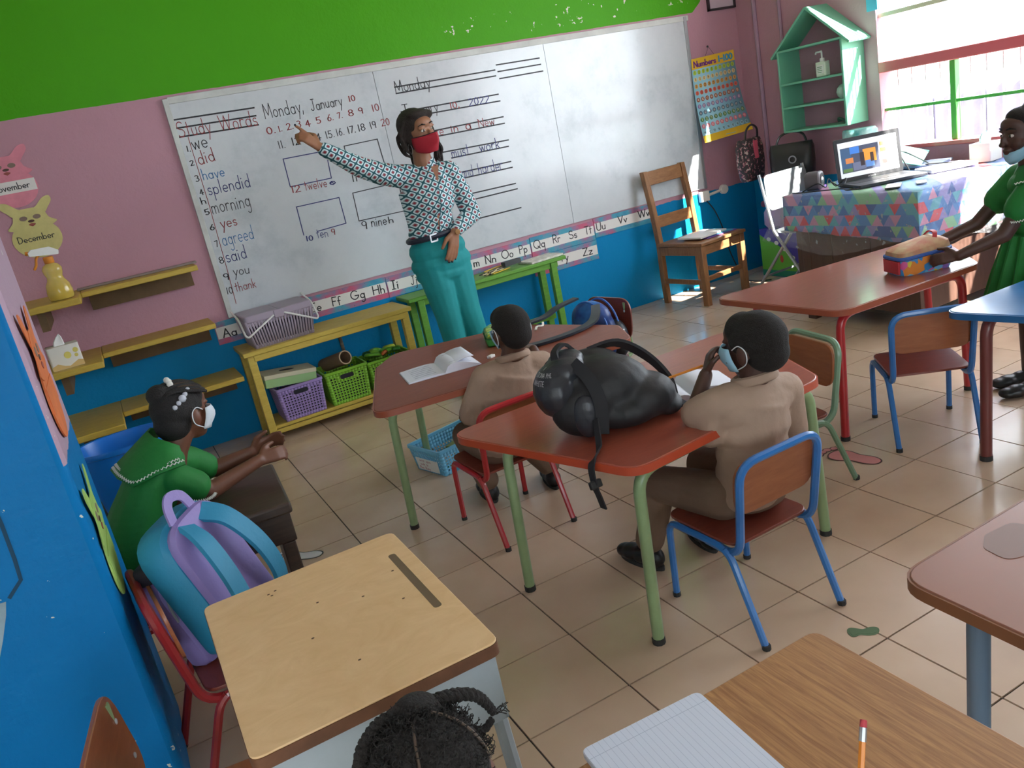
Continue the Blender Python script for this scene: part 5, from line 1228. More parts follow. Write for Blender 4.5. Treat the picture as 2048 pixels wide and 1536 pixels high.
# shirt
k = NT('ogee_print', .7); X, Y, Z = k.sep()
u = k.math('DIVIDE', k.math('ADD', X, k.math('MULTIPLY', Z, .10)), .055); v = k.math('DIVIDE', k.math('SUBTRACT', Z, k.math('MULTIPLY', X, .05)), .047)
a_ = k.math('ABSOLUTE', k.math('SUBTRACT', k.math('FRACT', k.math('ADD', u, v)), .5)); b_ = k.math('ABSOLUTE', k.math('SUBTRACT', k.math('FRACT', k.math('SUBTRACT', u, v)), .5))
dd = k.math('MAXIMUM', a_, b_); ee = k.math('SQRT', k.math('ADD', k.math('MULTIPLY', a_, a_), k.math('MULTIPLY', b_, b_)))
mx = k.math('ADD', k.math('MULTIPLY', dd, .6), k.math('MULTIPLY', ee, .36))
k.col(k.ramp(mx, [(0, '8e2a3a'), (.155, 'a83a48'), (.165, '9aa0a4'), (.245, 'a6acb0'), (.255, 'd6eaee'), (.385, 'c2e4ea'), (.40, '1b5a66'), (1, '14505e')], True))
b = MB()
for (x, y, z, rx, ry, rz) in ((1.745, 4.435, 1.245, .155, .098, .10), (1.742, 4.42, 1.20, .15, .112, .10), (1.735, 4.415, 1.14, .142, .118, .10), (1.72, 4.425, 1.05, .130, .100, .10), (1.705, 4.43, .985, .138, .102, .06)): b.ball((x, y, z), (rx, ry, rz), 18)
b.lathe([(.135, 0), (.136, .1), (.143, .2), (.148, .27)], 20, (1.715, 4.43, .955), sy=.75)
caps(b, [(1.70, 4.445, 1.30, .062), (1.63, 4.447, 1.312, .066), (*SR, .064), (1.49, 4.425, 1.352, .062), (*ER, .056), (1.28, 4.39, 1.476, .046), (1.205, 4.383, 1.530, .038)], 14)
caps(b, [(1.80, 4.44, 1.292, .062), (*SL, .062), (1.93, 4.41, 1.16, .058), (*EL, .057), (1.885, 4.35, 1.0, .048), (1.815, 4.312, .972, .038)], 14)
caps(b, [(1.765, 4.44, 1.30, .075), (1.768, 4.438, 1.335, .066)])
sh = put('shirt', b, 'ogee_print', P, .0065, 5)
# open collar
for q in (-1, 1):
    m = MB(); m.sheet([[V((1.768+q*.058*math.cos(t), 4.425-.062*math.sin(t), 1.372-.07*(t/1.5)**1.5)), V((1.768+q*(.085+.012*t)*math.cos(t*.85), 4.415-.092*math.sin(t*.9), 1.335-.075*(t/1.5)**1.3))] for t in [-.6+2.1*i/8 for i in range(9)] if t > -.59] if 0 else [[V((1.768+q*.060*math.cos(t), 4.428-.060*math.sin(t), 1.365-.055*max(0, t/1.5)**1.5)), V((1.768+q*.090*math.cos(t*.9), 4.420-.098*math.sin(t*.9), 1.325-.085*max(0, t/1.5)**1.3))] for t in [-.5+2.0*i/8 for i in range(9)]])
    o = put('collar', m, 'ogee_print', P); d_ = o.modifiers.new('s', 'SOLIDIFY'); d_.thickness = .004
m = MB(); m.add([(1.745, 4.322, 1.335), (1.790, 4.318, 1.335), (1.762, 4.305, 1.245)], [(0, 1, 2)]); put('neckline', m, 'skin_teacher', P)
m = MB(); m.tube([(1.757, 4.298, 1.235), (1.748, 4.296, 1.13), (1.725, 4.322, 1.03), (1.715, 4.328, .975)], .0035, 6, flat=.5); put('placket', m, mat('placket_teal', '2a6a78', .7), P)
# trousers
b = MB()
for (x, y, z, rx, ry, rz) in ((1.71, 4.43, .955, .142, .108, .05), (1.72, 4.432, .88, .172, .125, .10), (1.728, 4.436, .80, .185, .132, .09), (1.73, 4.43, .74, .175, .12, .07)): b.ball((x, y, z), (rx, ry, rz), 18)
caps(b, [(1.665, 4.425, .80, .102), (1.672, 4.405, .66, .092), (1.682, 4.40, .50, .076), (1.70, 4.42, .30, .068), (1.715, 4.44, .09, .070)], 14)
caps(b, [(1.795, 4.435, .80, .106), (1.798, 4.422, .66, .098), (1.812, 4.41, .50, .080), (1.850, 4.43, .30, .070), (1.88, 4.45, .09, .072)], 14)
put('trousers', b, 'trouser_teal', P, .0065, 5)
m = MB(); m.tube([(1.71+.147*math.cos(a), 4.43+.112*math.sin(a), .965+.004*math.cos(a)*3) for a in [2*PI*i/28 for i in range(28)]], .016, 8, True, flat=1.0, up=(0, 0, 1)); bl = put('belt', m, 'belt_navy', P); 
m = MB(); m.ring(rrect(.052, .046, .008, 3), rrect(.036, .030, .005, 3), 0, .004, Matrix.Translation((1.665, 4.309, .958)) @ Matrix.Rotation(.25, 4, 'Z') @ Matrix.Rotation(PI/2, 4, 'X')); put('buckle', m, 'aluminium', P)
m = MB(); m.tube([(1.806+.027*math.cos(a), 4.303+.022*math.sin(a), .962+.014*math.cos(a)) for a in [2*PI*i/16 for i in range(16)]], .006, 8, True); put('wrist_watch', m, 'gold', P)
m = MB(); m.lathe([(.0, .002), (.015, .002), (.017, -.003), (.017, -.006)], 16, M=Matrix.Translation((1.80, 4.272, .962)) @ Matrix.Rotation(PI/2, 4, 'X')); put('watch_dial', m, 'gold', P)
for tp, q, nn in (t1[:1]+t2[:4]):
    m = MB(); m.ball(tp+q*.003+nn*.004, .0062, 8); put('nail', m, 'nail_dark', P)
for x, d_ in ((1.705, -.1), (1.875, .15)):
    b = MB(); shoe(b, (x, 4.48, 0), (d_, -1, 0), .235, .040); put('shoe', b, 'shoe_black', P, .007, 3)
# red mask, eyes, hair locks
m = MB(); g = []
for i in range(13):
    a = math.radians(-82+164*i/12); col = []
    for j in range(9):
        v_ = j/8; w = .073*(1-.40*max(0, v_-.45)); nose = math.exp(-(a/.42)**2)
        z = (-.010+.006*nose)-.090*v_*(.72+.28*math.cos(a)); y = .018+(.086+.034*nose*math.sin(PI*min(1, .25+v_*.9)))*math.cos(a)
        col.append(HF @ V((w*1.02*math.sin(a), y-.012*v_*v_, z)))
    g.append(col)
m.sheet(g); o = put('mask', m, 'mask_red', P); d_ = o.modifiers.new('s', 'SOLIDIFY'); d_.thickness = .003
m = MB(); m.tube([HF @ V((.0745*math.sin(a), .018+(.087+.034*math.exp(-(a/.42)**2)*.7)*math.cos(a), -.009+.006*math.exp(-(a/.42)**2))) for a in [math.radians(-82+164*i/16) for i in range(17)]], .003, 6); put('mask_edge', m, mat('mask_trim', '2a1a22', .7), P)
E0 = thing('tmp', 'x', 'x'); bpy.data.objects.remove(E0)
eyes(HF, P, z=.014, y=.080)
for ch_ in [c_ for c_ in P.children if c_.name.split('.')[0] in ('eye', 'iris', 'eyebrow')]: ch_.location = -P.location
b = MB()
def hb(x, y, z, rx, ry, rz): b.ball((0, 0, 0), 1, 16, M=HF @ Matrix.Translation((x, y, z)) @ Matrix.Diagonal((rx, ry, rz, 1)))
hb(0, -.022, .045, .085, .095, .082); hb(0, .025, .092, .062, .05, .024); hb(-.064, -.012, .0, .030, .052, .06); hb(.064, -.016, .0, .026, .045, .06); hb(0, -.06, -.02, .07, .05, .07); hb(-.05, .03, .080, .034, .04, .024)
put('hair', b, 'hair_lock', P, .006, 3)
rg = random.Random(21)
for i in range(34):
    a = math.radians(-35+250*i/33) ; a = PI+math.radians(-128+256*i/33)
    x = -math.sin(a)*.083; y = math.cos(a)*-.0-.0; x = .086*math.sin(a); y = -.012-.082*abs(math.cos(a)) if abs(math.sin(a)) < .8 else -.012+.045*(abs(math.sin(a))-.8)
    z0 = rg.uniform(.03, .08); ln = rg.uniform(.16, .23); side = -1 if x < 0 else 1
    ln *= 1.1 if x < 0 else .62
    pts = [(x*.8, y*.8+.01, z0), (x*1.12, y*1.1, z0-.05), (x*1.2+rg.uniform(-.012, .012), y*1.12, z0-ln*.5), (x*1.12+rg.uniform(-.02, .02), y*1.05+rg.uniform(-.01, .02), z0-ln*.8), (x*1.0+rg.uniform(-.025, .02), y+rg.uniform(-.01, .03), z0-ln)]
    m = MB(); m.tube([HF @ V(p) for p in spline(pts, 4)], [.0085]*14+[.0075, .006, .004], 7); put('hair_lock', m, 'hair_lock', P)
for q in (-1, 1):
    m = MB(); m.tube([HF @ V((q*.082, .01+.016*math.sin(a), -.058+.024*math.cos(a))) for a in [2*PI*i/14 for i in range(14)]], .0014, 6, True); put('earring', m, 'aluminium', P)

# ---------------------------------------------------------------- boys in khaki, seen from behind
def boy(lb, root, hip, sh, hd, hf, arms, legs, wide=.135, hs=.88, skin='skin_dark', maskc=None, extra=None):
    P = person(lb, root); b = MB(); hip = V(hip); sh = V(sh)
    F = head(b, hd, hf, (0, 0, 1), hs)
    caps(b, [(hd[0], hd[1]-.008, hd[2]-.05, .042), (*(sh+V((0, 0, .03))), .044), (*sh, .06), (*hip, .075)])
    tips = []
    for (S, E_, W_, hdir, hn, ts, cu) in arms:
        caps(b, [(*S, .034), (*E_, .027), (*W_, .020)]); tips.append(hand(b, W_, hdir, hn, ts, .72, cu, .6))
    for (H, K_, A_, hl, sd) in legs: caps(b, [(*H, .055), (*K_, .042), (*A_, .028)])
    put('body', b, skin, P, .0045, 3)
    b = MB(); ax = (sh-hip)
    sx = V((1, 0, 0))
    for t, rx, ry in ((-.08, .118, .095), (.15, .112, .092), (.4, .115, .09), (.65, .122, .088), (.9, wide*.93, .075), (1.02, wide*.72, .06)):
        c_ = hip+ax*t; b.ball(c_, (rx, ry, .062), 16)
    b.tube([hip+ax*-.1, hip+ax*.35, hip+ax*.95], [.108, .104, .105], 16, flat=.82, up=(0, 1, 0))
    for (S, E_, W_, *_r) in arms:
        S = V(S); E_ = V(E_); caps(b, [(*(S*.6+(sh+ax*.02)*.4), .055), (*S, .052), (*(S.lerp(E_, .5)), .050), (*(S.lerp(E_, .86)), .046)], 12); caps(b, [(*S, .05), (*(S.lerp(E_, .6)-V((0, .02, .06))), .042)], 12)
    put('shirt', b, 'khaki', P, .006, 4)
    m = MB(); cr = []
    for i in range(24):
        a = 2*PI*i/24; cr.append((hd[0]*.45+sh.x*.55+.057*math.cos(a), hd[1]*.4+sh.y*.6+.052*math.sin(a), sh.z+.052-.012*math.sin(a)))
    m.tube(cr, .012, 8, True, flat=1.2, up=(0, 0, 1)); put('collar', m, 'khaki', P)
    b = MB(); b.ball(hip-V((0, -.01, .02)), (.118, .105, .07), 16)
    for (H, K_, A_, hl, sd) in legs:
        A_ = V(A_); caps(b, [(*H, .070), (*(V(H).lerp(V(K_), .5)), .066), (*K_, .056), (*(V(K_).lerp(A_, .5)), .050), (*(A_+V((0, 0, .025))), .048)], 14)
    put('trousers', b, 'khaki_dark', P, .006, 4)
    for (H, K_, A_, hl, sd) in legs:
        b = MB(); shoe(b, hl, sd, .185, .036); put('shoe', b, 'shoe_black', P, .0055, 3)
        m = MB(); sole(m, hl, sd, .185, .037); put('shoe_sole', m, 'rubber_dark', P)
    b = MB()
    def q(x, y, z, rx, ry, rz): b.ball((0, 0, 0), 1, 18, M=F @ Matrix.Translation((x, y, z)) @ Matrix.Diagonal((rx, ry, rz, 1)))
    q(0, -.016, .026, .0775, .094, .082); q(0, -.040, -.018, .066, .066, .062); q(0, .03, .055, .062, .05, .05)
    put('hair', b, 'hair_short', P, .005, 3)
    mk = surgical(F, P, maskc or 'mask_blue'); mk.location = -P.location
    return P, F, tips
L1 = [((1.09, 2.66, .325), (1.07, 2.90, .325), (1.13, 2.93, .07), (1.13, 2.90, 0), (.15, 1, 0)), ((1.20, 2.66, .325), (1.25, 2.90, .325), (1.38, 2.85, .07), (1.37, 2.80, 0), (.3, 1, 0))]
A1 = [((1.10, 2.655, .60), (1.035, 2.74, .44), (1.09, 2.87, .42), (.3, .9, -.1), (-.4, 0, .9), -1, (.4, .4, .4, .4)), ((1.335, 2.645, .585), (1.39, 2.70, .46), (1.40, 2.82, .598), (.1, 1, 0), (0, 0, 1), -1, (.2, .2, .2, .2))]
boy('boy in khaki shirt seen from behind on the red chair at the farther table', (1.13, 2.66, 0), (1.14, 2.655, .36), (1.215, 2.645, .60), (1.228, 2.625, .752), (-.05, .98, -.12), A1, L1)
L2 = [((1.345, 1.70, .335), (1.315, 1.97, .305), (1.285, 2.02, .075), (1.287, 1.985, 0), (-.16, 1, 0)), ((1.495, 1.70, .335), (1.50, 1.97, .305), (1.485, 1.97, .075), (1.475, 1.945, 0), (.25, 1, 0))]
A2 = [((1.352, 1.685, .612), (1.318, 1.745, .585), (1.410, 1.785, .668), (.50, .10, .86), (-.75, .45, .45), 1, (.9, .9, .9, .9)), ((1.595, 1.675, .585), (1.655, 1.74, .45), (1.56, 1.875, .45), (-.8, .6, .0), (0, 0, 1), 1, (.4, .4, .4, .4))]
PB, FB, TB = boy('boy in khaki shirt seen from behind on the blue chair, hand at his face', (1.42, 1.66, 0), (1.425, 1.665, .365), (1.475, 1.672, .605), (1.492, 1.665, .748), (-.22, .97, -.08), A2, L2, .15, .92, 'skin_deep')
def pencil(lb, a, d, L=.16, grp=None):
    d = V(d).normalized(); t = thing('pencil', lb, 'pencil', a); up = (0, 0, 1)
    m = MB(); m.tube([V((0, 0, 0)), d*(L-.03)], .0038, 6); obj('barrel', m, mat('pencil_orange', 'e0882a', .4), t)
    m = MB(); m.tube([d*(L-.03), d*(L-.006), d*L], [.0038, .0012, .0004], 6); obj('tip', m, mat('pencil_tip', 'c8a070', .6), t)
    m = MB(); m.tube([d*-.014, d*.001], .0042, 8); obj('ferrule', m, 'aluminium', t)
    m = MB(); m.tube([d*-.022, d*-.021, d*-.0135], [.0032, .0039, .0039], 8); obj('eraser_end', m, mat('eraser_pink', 'c0444e', .7), t)
    return t
pencil('orange pencil held by the nearer boy against his mask', (1.345, 1.90, .653), (.62, -.48, .18), .15)
pencil('yellow pencil with pink eraser standing up over the oak desk', (.578, .545, .715), (-.42, -.25, -.62), .13)

# ---------------------------------------------------------------- girls in green
def sailor(P, pts_top, pts_bot, m_='uniform_green'):
    m = MB(); n = len(pts_top); g = [[V(a).lerp(V(b_), j/5) for j in range(6)] for a, b_ in zip(pts_top, pts_bot)]
    m.sheet(g); o = put('sailor_collar', m, m_, P); d_ = o.modifiers.new('s', 'SOLIDIFY'); d_.thickness = .005
    return o
def zig(P, pts, nrm, amp=.004, r=.0026):
    """rickrack braid along a path"""
    pp = spline(pts, 14); out = []
    L = 0
    for i, p in enumerate(pp):
        t = (pp[min(i+1, len(pp)-1)]-pp[max(i-1, 0)]).normalized(); s_ = t.cross(V(nrm)).normalized(); out.append(p+s_*amp*(1 if i % 2 else -1)+V(nrm)*.003)
    m = MB(); m.tube(out, r, 5); return put('rickrack_braid', m, 'rickrack', P)
P = person('girl in green uniform leaning on the dark desk beside the pillar', (-.12, 2.60, 0))
b = MB(); GF = head(b, (.085, 2.63, .812), (.82, .57, -.12), (0, 0, 1), .88)
caps(b, [(.065, 2.62, .765, .040), (.03, 2.61, .72, .042), (.0, 2.60, .68, .055), (-.14, 2.60, .42, .075)])
caps(b, [(.0, 2.53, .665, .036), (.085, 2.535, .578, .029), (.255, 2.60, .600, .020)]); hand(b, (.255, 2.60, .600), (.96, .2, -.02), (.25, -.75, .55), -1, .74, (.45, .5, .5, .55), .3)
caps(b, [(.06, 2.70, .655, .036), (.13, 2.72, .585, .029), (.25, 2.70, .605, .020)]); hand(b, (.25, 2.70, .605), (.93, .0, .22), (.2, .9, .3), 1, .74, (.3, .35, .4, .4), .2)
for y in (2.54, 2.66): caps(b, [(-.13, y, .36, .06), (.03, y+.01, .35, .048), (.05, y+.01, .06, .03)])
put('body', b, 'skin_girl', P, .0045, 3)
b = MB()
KP = [(-.17, .43, .120, .130), (-.145, .50, .115, .126), (-.10, .585, .102, .118), (-.055, .655, .088, .112), (-.012, .70, .068, .098)]
for i in range(17):
    t = i/4; a_ = KP[min(int(t), 4)]; b_ = KP[min(int(t)+1, 4)]; f_ = t-int(t); q_ = [p*(1-f_)+r*f_ for p, r in zip(a_, b_)]
    b.ball((q_[0], 2.60, q_[1]), (q_[2], q_[3], .05), 16)
caps(b, [(-.005, 2.56, .675, .046), (.005, 2.53, .655, .049), (.05, 2.532, .612, .050)], 12); caps(b, [(.02, 2.65, .67, .046), (.06, 2.70, .645, .048), (.10, 2.715, .605, .047)], 12)
put('blouse', b, 'uniform_green', P, .006, 4)
b = MB(); b.ball((-.14, 2.60, .40), (.13, .145, .085), 16)
for y in (2.53, 2.67): caps(b, [(-.13, y, .37, .085), (.0, y, .36, .080), (.06, y+.01, .33, .07)])
put('skirt', b, 'uniform_dark', P, .007, 4)
sailor(P, [(.045, 2.53, .745), (.02, 2.535, .765), (-.012, 2.56, .785), (-.022, 2.61, .795), (-.012, 2.66, .790), (.03, 2.69, .765)], [(.045, 2.478, .700), (-.03, 2.482, .695), (-.105, 2.492, .680), (-.140, 2.575, .692), (-.155, 2.665, .700), (-.05, 2.75, .71)])
for dz_ in (0, 1):
    e_ = .010*dz_
    zig(P, [(.045-e_, 2.482+e_, .712+e_*.6), (-.03, 2.490+e_, .704+e_*.6), (-.099+e_, 2.500+e_, .690+e_*.6), (-.133+e_, 2.578+e_, .702+e_*.6), (-.147+e_, 2.66, .710+e_*.6)], (-.4, -.5, .75), .0032, .0022)
zig(P, [(.105, 2.575, .600), (.098, 2.515, .575), (.068, 2.482, .575), (.028, 2.482, .585)], (.3, -.8, .2), .0035)
b = MB()
def q(x, y, z, rx, ry, rz): b.ball((0, 0, 0), 1, 18, M=GF @ Matrix.Translation((x, y, z)) @ Matrix.Diagonal((rx, ry, rz, 1)))
q(0, -.020, .028, .079, .094, .082); q(0, -.048, -.022, .064, .062, .062); q(0, .03, .055, .062, .05, .052); q(0, -.075, .085, .045, .042, .038)
hr = put('hair', b, 'hair_black', P, .005, 2)
for i in range(9):   # cornrows running back from the hairline to the bun
    a = math.radians(-76+152*i/8); pts = []
    for t in range(9):
        u_ = t/8; th = math.radians(62-128*u_)
        x = .0785*math.sin(a)*(math.cos(th*.55)**.8)*(1-.35*u_); y = .078*math.sin(th)-.012; z = .030+.084*math.cos(th)*math.cos(a)**.7 if abs(a) < 1.4 else .03
        pts.append((x*1.03, y*1.03, .028+.086*math.cos(math.asin(max(-1, min(1, x/.0805))))*max(.05, math.cos(th))**.5))
    m = MB(); m.tube([GF @ V((p[0]*1.02, p[1]*1.04, p[2]*1.02+.002)) for p in spline(pts, 3)], .0056, 6); put('cornrow', m, 'hair_black', P)
    if i < 8:
        a2 = a+math.radians(9.5); pp_ = []
        for t in range(7):
            th = math.radians(62-100*t/8); x = .0785*math.sin(a2)*(math.cos(th*.55)**.8)*(1-.35*t/8); pp_.append((x*1.035, (.078*math.sin(th)-.012)*1.045, .030+.086*math.cos(math.asin(max(-1, min(1, x/.0805))))*max(.05, math.cos(th))**.5*1.02))
        m = MB(); m.tube([GF @ V(p) for p in spline(pp_, 3)], .0022, 5); put('parting', m, mat('scalp', '57402f', .6), P)
for i, (px, py, pz) in enumerate(((.028, -.045, .116), (.012, -.036, .124), (-.004, -.03, .128))):
    m = MB(); m.ball(GF @ V((px, py, pz)), .0095, 10); put('hair_bobble', m, 'rickrack', P)
m = MB()
for j in range(5): m.ball(GF @ V((.068+.003*abs(j-2)*-1, -.072+.016*j, .040+.012*j)), .008 if j != 2 else .012, 8)
put('hair_clip', m, mat('clip_grey', 'c6cad4', .4), P)
mk = surgical(GF, P, 'mask_white'); mk.location = -P.location
kid_chair('red tube chair the girl in green sits on by the pillar', -.20, 2.60, math.radians(-88), 'tube_red')

P = person('girl in green pleated dress standing at the right with her mask under her chin', (3.24, 2.0, 0))
b = MB(); RF = head(b, (3.215, 1.985, 1.045), (-.90, .42, -.10), (0, 0, 1), .92)
caps(b, [(3.225, 1.98, .98, .040), (3.235, 1.975, .92, .044), (3.245, 1.97, .86, .06), (3.26, 1.96, .58, .08)])
SN = (3.165, 1.905, .865); SF = (3.29, 2.055, .865)
caps(b, [(*SN, .036), (3.06, 1.975, .685, .030), (2.955, 2.09, .625, .021)]); hand(b, (2.955, 2.09, .625), (-.55, .80, -.08), (-.75, -.5, .45), 1, .74, (.5, .5, .5, .5), .4)
caps(b, [(*SF, .036), (3.19, 2.17, .70, .029), (3.07, 2.27, .645, .021)]); hand(b, (3.07, 2.27, .645), (-.85, .45, -.1), (.1, .3, .95), -1, .74, (.5, .5, .5, .5), .4)
for x, y in ((3.20, 1.94), (3.28, 2.02)): caps(b, [(x+.01, y, .5, .055), (x, y, .28, .038), (x, y, .06, .028)])
put('body', b, 'skin_deep', P, .0045, 3); eyes(RF, P, y=.076, z=.008)
for ch_ in [c_ for c_ in P.children if c_.name.split('.')[0] in ('eye', 'iris', 'eyebrow')]: ch_.location = -P.location
b = MB()
for z, rx, ry in ((.62, .108, .10), (.70, .105, .10), (.78, .112, .102), (.85, .112, .095), (.885, .075, .075)): b.ball((3.25, 1.965, z), (rx, ry, .06), 16)
caps(b, [(3.20, 1.93, .875, .055), (*SN, .058), (3.115, 1.94, .775, .062)], 12); caps(b, [(3.28, 2.02, .875, .055), (*SF, .056), (3.245, 2.11, .785, .058)], 12)
put('blouse', b, 'uniform_green', P, .006, 4)
rr_ = []
for z, r_, am in ((.66, .108, .004), (.60, .125, .010), (.50, .155, .016), (.38, .185, .022)):
    rr_.append([(3.25+(r_+am*math.sin(16*a))*math.cos(a), 1.965+(r_*.95+am*math.sin(16*a))*math.sin(a), z) for a in [2*PI*i/96 for i in range(96)]])
m = MB(); m.loft(rr_); put('pleated_skirt', m, 'uniform_green', P)
sailor(P, [(3.175, 1.985, .925), (3.185, 1.935, .935), (3.225, 1.915, .94), (3.275, 1.93, .94), (3.295, 1.975, .935)], [(3.09, 1.96, .865), (3.12, 1.86, .885), (3.22, 1.845, .865), (3.32, 1.87, .865), (3.375, 1.97, .865)])
zig(P, [(3.098, 1.955, .870), (3.125, 1.866, .890), (3.22, 1.852, .872), (3.315, 1.876, .872)], (-.5, -.6, .6), .003)
zig(P, [(3.145, 2.0, .745), (3.085, 1.99, .735), (3.058, 1.93, .735), (3.10, 1.885, .745)], (-.5, -.5, .3), .003)
b = MB()
def q(x, y, z, rx, ry, rz): b.ball((0, 0, 0), 1, 18, M=RF @ Matrix.Translation((x, y, z)) @ Matrix.Diagonal((rx, ry, rz, 1)))
q(0, -.022, .030, .0775, .092, .081); q(0, -.048, -.018, .064, .062, .06); q(0, .018, .066, .056, .05, .042); q(0, -.05, .115, .035, .035, .025)
put('hair', b, 'hair_short', P, .005, 3)
m = MB(); m.sheet([[RF @ V((.062*math.sin(a)*(1-.1*j), .012+(.070+.008*j-.004*j*j)*math.cos(a), -.062-.016*j+.035*(1-math.cos(a)))) for j in range(4)] for a in [math.radians(-80+160*i/10) for i in range(11)]])
mk = put('mask', m, 'mask_blue', P); d_ = mk.modifiers.new('s', 'SOLIDIFY'); d_.thickness = .006
for q in (-1, 1):
    m = MB(); m.tube([RF @ V(p) for p in spline([(q*.060, .02, -.05), (q*.076, .0, -.02), (q*.082, -.026, .004), (q*.079, -.02, -.03), (q*.06, .02, -.07)], 5)], .0016, 6); put('ear_loop', m, 'elastic', P)
for (x, y), d_ in (((3.20, 1.90), (-.7, .45, 0)), ((3.285, 1.99), (-.8, .5, 0))):
    b = MB(); shoe(b, (x+.02, y, 0), d_, .19, .036); put('shoe', b, 'shoe_black', P, .0055, 3)

# the child in front of the plywood desk: only her braided hair reaches the picture
P = person('child with twisted braids sitting in front of the plywood desk', (.165, .70, 0))
b = MB(); CF = head(b, (.152, .778, .738), (.15, .95, -.25), (0, 0, 1), .90)
caps(b, [(.155, .76, .69, .04), (.16, .73, .64, .045), (.165, .68, .60, .06), (.165, .66, .36, .08)])
for s_ in (-1, 1): caps(b, [(.165+s_*.10,   .68, .58, .036), (.165+s_*.13, .74, .48, .03), (.165+s_*.07, .87, .45, .022)]); caps(b, [(.165+s_*.06, .68, .34, .06), (.165+s_*.07, .92, .33, .045), (.165+s_*.07, .93, .05, .03)])
put('body', b, 'skin_girl', P, .005, 3)
b = MB()
for z, rx in ((.38, .115), (.48, .11), (.56, .115), (.58, .10)): b.ball((.165, .67, z), (rx, .09, .07), 14)
for s_ in (-1, 1): caps(b, [(.165+s_*.09, .68, .585, .055), (.165+s_*.12, .72, .50, .052)])
b.ball((.165, .74, .36), (.16, .20, .08), 14); put('dress', b, 'uniform_green', P, .006, 4)
b = MB()
def q(x, y, z, rx, ry, rz): b.ball((0, 0, 0), 1, 18, M=CF @ Matrix.Translation((x, y, z)) @ Matrix.Diagonal((rx, ry, rz, 1)))
q(0, -.018, .024, .0785, .094, .082); q(0, -.045, -.022, .064, .062, .062); q(0, .03, .055, .062, .05, .052); q(.005, .0, .098, .034, .034, .026)
put('hair', b, 'hair_soft', P, .005, 2)
for az in (-1.75, -.35):
    m = MB(); m.tube([CF @ V((.0800*math.cos(el)*math.cos(az), -.018+.0955*math.cos(el)*math.sin(az), .024+.0835*math.sin(el))) for el in [.1+.12*i for i in range(11)]], .0018, 6); put('parting', m, mat('scalp_pale', '5a483c', .6), P)
rg = random.Random(8); m = MB()
for i in range(1500):
    az = rg.uniform(0, 2*PI); el = rg.uniform(.05, 1.5); d_ = V((.079*math.cos(el)*math.cos(az), -.018+.094*math.cos(el)*math.sin(az), .024+.082*math.sin(el))); nn = (d_-V((0, -.018, .024))).normalized(); s1 = V((rg.uniform(-1, 1), rg.uniform(-1, 1), rg.uniform(-1, 1)))*.006
    m.tube([CF @ p for p in spline([d_, d_+nn*.004+s1*.6, d_+nn*.005+s1*1.3, d_+nn*.002+s1*1.8], 2)], .0006, 3)
put('frizz', m, 'hair_soft', P)['kind'] = 'stuff'
def braid(pts, r0):
    pp = spline(pts, 10); n = len(pp); m = MB()
    for ph in (0, PI):
        out = []; rr = []
        for i, p in enumerate(pp):
            t = (pp[min(i+1, n-1)]-pp[max(i-1, 0)]).normalized(); a = t.orthogonal().normalized() if i == 0 else (a-t*a.dot(t)).normalized(); c_ = t.cross(a); r = r0*(1-.55*i/n); an = ph+i*.95
            out.append(p+(a*math.cos(an)+c_*math.sin(an))*r*.62); rr.append(r*.85)
        m.tube(out, rr, 8)
    return m
top = CF @ V((.005, .0, .115))
put('braid', braid([(.150, .80, .806), (.168, .80, .819), (.185, .80, .825), (.207, .80, .822), (.230, .80, .811), (.243, .80, .793), (.250, .80, .775)], .0088), 'hair_soft', P)
put('braid', braid([(.158, .79, .808), (.177, .795, .804), (.195, .80, .787), (.214, .80, .771), (.231, .80, .758), (.246, .80, .766)], .0072), 'hair_soft', P)
for az, e1 in ((2.75, .25),):
    put('braid', braid([CF @ V((.088*math.cos(el)*math.cos(az), -.018+.103*math.cos(el)*math.sin(az), .024+.092*math.sin(el))) for el in (e1, .5, .8, 1.1, 1.4)], .0085), 'hair_soft', P)
m = MB(); rg = random.Random(4)
for i in range(7): m.tube(spline([(.248, .80, .771), (.256+rg.uniform(0, .006), .80, .773+rg.uniform(-.004, .008)), (.262+rg.uniform(0, .01), .80, .772+rg.uniform(-.012, .01))], 4), .0007, 4)
put('braid_end', m, 'hair_soft', P)
m = MB(); m.ball(CF @ V((-.055, -.095, .045)), (.010, .008, .010), 10); put('hair_bobble', m, 'rickrack', P)
kid_chair('blue tube chair under the child with braids in the foreground', .165, .655, 0, 'tube_blue')
# ================================================================ bags
mat('nylon_black', '1d1d20', .6, bump=(14, .5)); mat('nylon_sheen', '2b2d33', .38, bump=(30, .3)); mat('webbing', '202024', .8); mat('white_print', 'cfcfd2', .6)
def ribbon(pts, w, nrm, n=6, th=.003):
    """flat webbing along a path; nrm = facing direction(s)"""
    pp = spline(pts, n); m = MB(); rg = []
    for i, p in enumerate(pp):
        t = (pp[min(i+1, len(pp)-1)]-pp[max(i-1, 0)]).normalized(); nn = V(nrm); s_ = t.cross(nn)
        s_ = s_.normalized() if s_.length > 1e-4 else V((1, 0, 0)); nn = s_.cross(t).normalized()
        rg.append([p+s_*w/2+nn*th, p-s_*w/2+nn*th, p-s_*w/2-nn*th, p+s_*w/2-nn*th])
    m.loft(rg); return m
bk = thing('backpack', 'black backpack slumped on the red-brown table with a strap hanging down', 'backpack', (1.165, 1.965, .5605), math.radians(-29)); bk.scale = (.93, .95, .93)
b = MB()
for c_, r in (((.0, .01, .115), (.165, .125, .113)), ((-.095, .02, .135), (.10, .115, .115)), ((.12, .0, .075), (.115, .11, .075)), ((-.06, -.075, .085), (.105, .065, .083)), ((.06, -.05, .055), (.12, .08, .054)), ((-.02, .06, .155), (.12, .07, .085)), ((.20, .0, .035), (.05, .07, .034))): b.ball(c_, r, 16)
